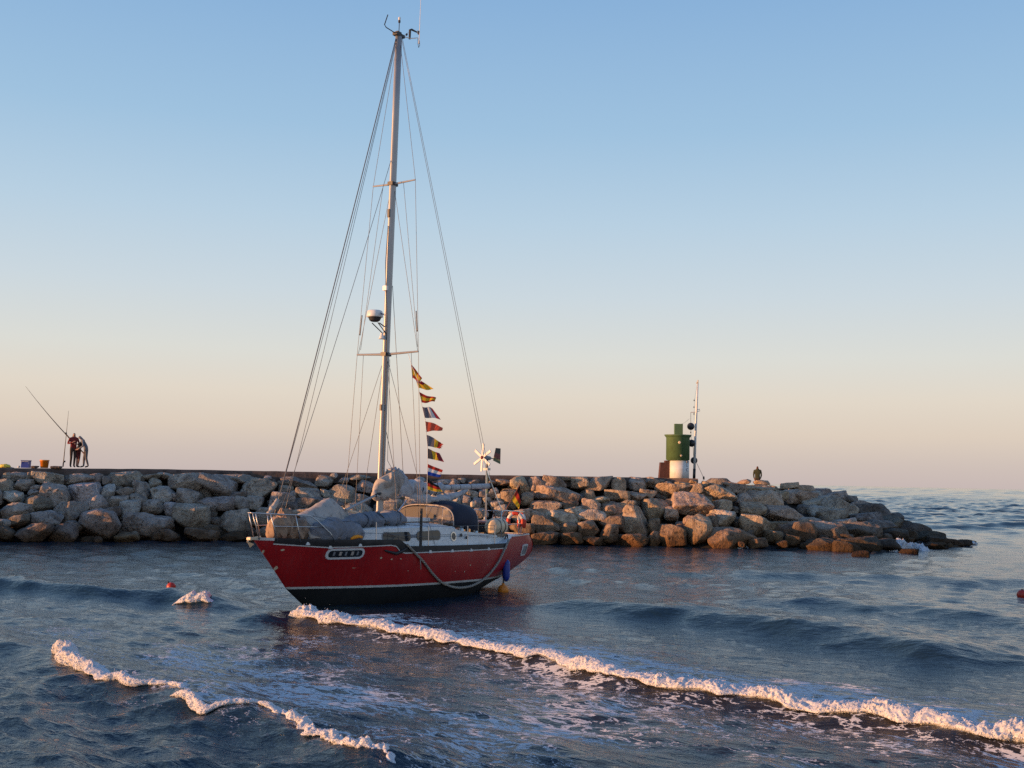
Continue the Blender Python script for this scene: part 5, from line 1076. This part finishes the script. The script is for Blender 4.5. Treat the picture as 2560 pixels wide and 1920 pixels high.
def figure(h=1.75, fwd=(0, -1), bend=0.0, legs=((.09, 0.0), (-.09, 0.0)), arms=None, bulk=1.0, headtilt=0.0):
    """joint table of a standing figure facing -Y; bend leans the trunk forward, arms gives elbow/wrist/hand points"""
    s = h / 1.75; J = {}
    def P(n, x, y, z, r): J[n] = (x * s, y * s, z * s, tuple(q * s for q in r) if hasattr(r, '__len__') else r * s)
    def T(x, y, z):                                         # trunk bend about the hips
        a = bend * min(1, max(0, (z - .95) / .35)); dz = z - .95; return (x, y - dz * math.sin(a), .95 + dz * math.cos(a))
    P('pelvis', 0, .02, .95, (.155 * bulk, .115 * bulk)); P('waist', *T(0, .02, 1.10), (.145 * bulk, .105 * bulk)); P('chest', *T(0, .0, 1.34), (.175 * bulk, .12 * bulk)); P('neck', *T(0, .01, 1.50), .058)
    hx = T(0, -.02, 1.60); a = bend + headtilt; ux, uy, uz = 0, -math.sin(a), math.cos(a)
    P('head', hx[0], hx[1], hx[2], (.078, .09)); P('crown', 0, hx[1] + uy * .10, hx[2] + uz * .10, (.07, .085)); P('nose', 0, hx[1] - .085 * math.cos(a), hx[2] - .085 * math.sin(a) - .01, .018)
    for sd, (lx, ly) in zip(('l', 'r'), legs):
        sx = 1 if sd == 'l' else -1
        P('hip_' + sd, sx * .085, .02, .88, .10 * bulk); P('knee_' + sd, lx * 1.05, .02 + ly * .4 - .03, .48, .066 * bulk); P('ankle_' + sd, lx, .05 + ly, .09, .045); P('toe_' + sd, lx * 1.1, -.12 + ly, .035, .035)
        sh = T(sx * .19 * bulk, .0, 1.42); P('shoulder_' + sd, *sh, .062 * bulk)
        A = (arms or {}).get(sd) or ((sx * .25, .04, 1.14), (sx * .24, -.06, .90), (sx * .24, -.08, .81))
        P('elbow_' + sd, *A[0], .048 * bulk); P('wrist_' + sd, *A[1], .033); P('hand_' + sd, *A[2], .034)
        dv = np.array(A[2]) - np.array(A[1]); dv = dv / (np.linalg.norm(dv) + 1e-9); P('finger_' + sd, *(np.array(A[2]) + dv * .08 + np.array((0, -.015, 0))), .022); P('thumb_' + sd, *(np.array(A[1]) + dv * .05 + np.array((-sx * .045, -.02, 0))), .012)
    return J
def zone(top, bottom, shoe, sleeve_short=False, shorts=False, hy=-.03):
    def f(a, b, c):
        k = {a, b}
        if k & {'head', 'crown', 'nose'}: return 0 if 'nose' in k else (4 if ('crown' in k or c[1] > f.hy) else 0)
        if a.startswith('wrist') or a.startswith('hand'): return 0
        if a.startswith('ankle') or b.startswith('toe'): return 3
        if a.startswith('knee'): return 0 if shorts else 2
        if a.startswith('hip') or (a == 'pelvis' and b.startswith('hip')): return 2
        if sleeve_short and a.startswith('elbow'): return 0
        return 1
    f.hy = hy
    return f
HAIR = mat('dark_hair', (.03, .02, .015), .8)
DYP = 54.0
def stand(x, y, Y): p = at(x, y, Y); return (float(p[0]), float(p[1]), float(p[2]))
M_redj = mat('dark_red_jacket', (.22, .02, .02), .85, var=.3, scale=8, dirt=(.06, .01, .012)); M_brt = mat('dark_brown_trousers', (.05, .032, .024), .9); M_shoe = mat('black_shoes', (.015, .014, .014), .6)
M_blkj = mat('black_jacket', (.02, .019, .022), .85, dirt=(.14, .13, .13)); M_mar = mat('maroon_trousers', (.12, .022, .02), .9); M_ghood = mat('grey_hooded_top', (.17, .18, .205), .9, var=.2, scale=8); M_jean = mat('faded_jeans', (.13, .12, .12), .9, var=.3, scale=6); M_olive = mat('dark_olive_jacket', (.045, .050, .022), .9, var=.3, scale=6); M_capm = mat('brown_cap', (.10, .035, .02), .9)
z1 = zone(1, 2, 3)
p1 = person(stand(181, 1169, DYP), math.radians(35), figure(1.72, legs=((.075, 0), (-.075, .06)), arms={'r': ((-.27, .02, 1.16), (-.12, -.20, 1.22), (-.04, -.24, 1.26)), 'l': ((.26, -.02, 1.16), (.10, -.24, 1.14), (.02, -.28, 1.15))}, bulk=.95), BODY, [SKIN, M_redj, M_brt, M_shoe, HAIR], z1, 'standing person in a dark red jacket and brown trousers, nearest the leaning rod')
p2 = person(stand(194, 1169, DYP + .2), math.radians(60), figure(1.52, bend=.55, legs=((.07, .05), (-.07, -.04)), arms={'r': ((-.22, -.32, 1.06), (-.08, -.42, .88), (-.02, -.44, .80)), 'l': ((.22, -.30, 1.06), (.10, -.42, .90), (.02, -.45, .84))}, headtilt=.5, bulk=.92), BODY, [SKIN, M_blkj, M_mar, M_shoe, HAIR], zone(1, 2, 3, shorts=True, hy=-.5), 'stooping person in black top and maroon shorts between two others')
p3 = person(stand(212, 1169.5, DYP), math.radians(-62), figure(1.66, bend=.42, legs=((.08, .10), (-.09, -.10)), arms={'r': ((-.26, -.20, 1.12), (-.16, -.36, .98), (-.12, -.42, .93)), 'l': ((.27, -.16, 1.10), (.14, -.34, .96), (.08, -.40, .92))}, headtilt=.55, bulk=1.0), BODY, [SKIN, M_ghood, M_jean, M_shoe, M_ghood], zone(1, 2, 3, hy=-.6), 'bending person in a grey hooded top and faded jeans')
p4 = person(stand(1893.5, 1235, 66.5), math.radians(172), figure(1.70, bulk=1.02, arms={'r': ((-.23, .04, 1.16), (-.20, -.10, .95), (-.16, -.16, .88)), 'l': ((.23, .04, 1.16), (.20, -.10, .95), (.16, -.16, .88))}), BODY, [SKIN, M_olive, M_brt, M_shoe, M_capm], zone(1, 2, 3), 'person in a dark olive jacket and cap standing among the rocks at the breakwater end')

# ------------------------------------------------------------------ angling gear on the walkway
def rod(p0, p1, Y, label, butt=True):
    a, b = at(*p0, Y), at(*p1, Y); e = empty('fishing_rod', tuple(a)); tag(e, label, 'fishing rod', 'fishing rods on the breakwater'); b = b - a; n = 12
    P = [b * (i / n) - np.array([0, 0, .10 * math.sin(math.pi * i / n)]) * .6 for i in range(n + 1)]
    MB().tube(P, [.026 - .020 * i / n for i in range(n + 1)], 6).build('rod_blank', M_dark, e, True)
    q = b * .10; MB().lathe([(.03, -.03), (.045, -.02), (.045, .05), (.03, .06)], tuple(q + np.array([.05, -.03, -.02])), 10, axis=(0, 1, .2)).build('reel', M_dark, e)
    MB().tube([b * .0, b * .07], .032, 6).build('handle', mat('cork_grip', (.10, .06, .04), .9), e)
rod((173.5, 1095.5), (64, 966), DYP - .25, 'long fishing rod slanting up to the left from the red jacket')
rod((157.5, 1167), (171.5, 1027), DYP - .1, 'fishing rod standing upright on the walkway beside the anglers')
def ybase(x): return YT(x) - 1.0
k54 = DYP / FPX
cb = empty('cool_box', stand(64.5, ybase(65) + .3, DYP - .4)); tag(cb, 'blue cool box with a pale lid standing on the walkway', 'cool box')
MB().box((0, 0, 8.2 * k54), (19 * k54, .26, 16.4 * k54)).build('box_body', M_blue, cb); MB().box((0, 0, 17.6 * k54), (20.5 * k54, .29, 2.6 * k54)).build('lid', mat('pale_blue_lid', (.10, .12, .22), .5), cb); MB().tube([(-.17, -.14, .2), (-.17, -.16, .3), (.17, -.16, .3), (.17, -.14, .2)], .012, 5).build('handle', M_trim, cb)
bk = empty('bucket', stand(110.5, ybase(110) + .3, DYP - .3)); tag(bk, 'orange plastic bucket on the walkway between cool box and rod', 'bucket')
MB().lathe([(8.8 * k54, 0), (10.6 * k54, 17 * k54), (11.3 * k54, 17.2 * k54), (11.3 * k54, 20 * k54), (10 * k54, 20 * k54), (8.4 * k54, 1.0 * k54)], (0, 0, 0), 24).build('pail', M_orange, bk, True); MB().tube([(11.3 * k54 * math.cos(a), -.02 + -.10 * math.sin(a), 17 * k54 - .10 * math.sin(a)) for a in np.linspace(0, math.pi, 10)], .007, 5).build('handle', M_steel, bk)
V0, F0 = ico(3); V = V0 * np.array((.27, .16, .11)); V = V * (1 + .22 * fbm(V * 9, 2, 3)[:, None]); V[:, 2] = np.maximum(V[:, 2], -.07) + .07
o = mk('yellow_bag', V, F0, M_yellow, None, True); o.location = stand(12, ybase(12) + .2, DYP - .4); tag(o, 'crumpled yellow bag at the left end of the walkway', 'bag')
V = V0 * np.array((.06, .05, .05)); o = mk('white_bag', V * (1 + .3 * fbm(V * 30, 2, 4)[:, None]) + np.array((0, 0, .05)), F0, M_trim, None, True); o.location = stand(47, ybase(47) + .2, DYP - .5); tag(o, 'tiny white plastic bag just left of the blue cool box', 'bag')
for i, (x, w_) in enumerate(((88, 15), (138, 17), (150, 8))):
    V, F = rock_verts(700 + i, 3, .5, (w_ * k54 * 1.25, .25, .13)); o = mk('stone', V, F, M_rock, None, True); o.color = (.35, .3, .28, 1); p_ = stand(x, ybase(x), DYP - .5); o.location = (p_[0], p_[1], p_[2] + .03); tag(o, ['low dark stone on the walkway left of the orange bucket', 'low dark stone on the walkway right of the orange bucket', 'tiny dark stone at the foot of the upright rod'][i], 'stone')
# red floats in the water
for (x, y, r, lab) in ((427, 1487, 11.5, 'red float on the dark wave beside the small whitecap'), (2556, 1492, 13.5, 'red ball float in open water at the right edge')):
    p = ground(x, y + 2); s = p[1] / FPX; e = empty('float_buoy', (p[0], p[1], .02 if x > 1000 else .18)); tag(e, lab, 'buoy')
    MB().lathe([(r * s * q, r * s * z) for q, z in ((.35, -.9), (.8, -.6), (1.0, 0), (.92, .45), (.6, .85), (.2, 1.02))], (0, 0, r * s * .3), 20).build('float_body', mat('red_float_plastic', (.50, .035, .015), .4, dirt=(.3, .02, .01)), e, True)
    MB().tube([(-r * s * .55, 0, r * s * 1.0), (-r * s * .72, 0, r * s * 1.45)] if x < 1000 else [(0, 0, r * s * 1.2), (0, 0, r * s * 1.42)], r * s * .2, 8).build('neck', M_dark, e)
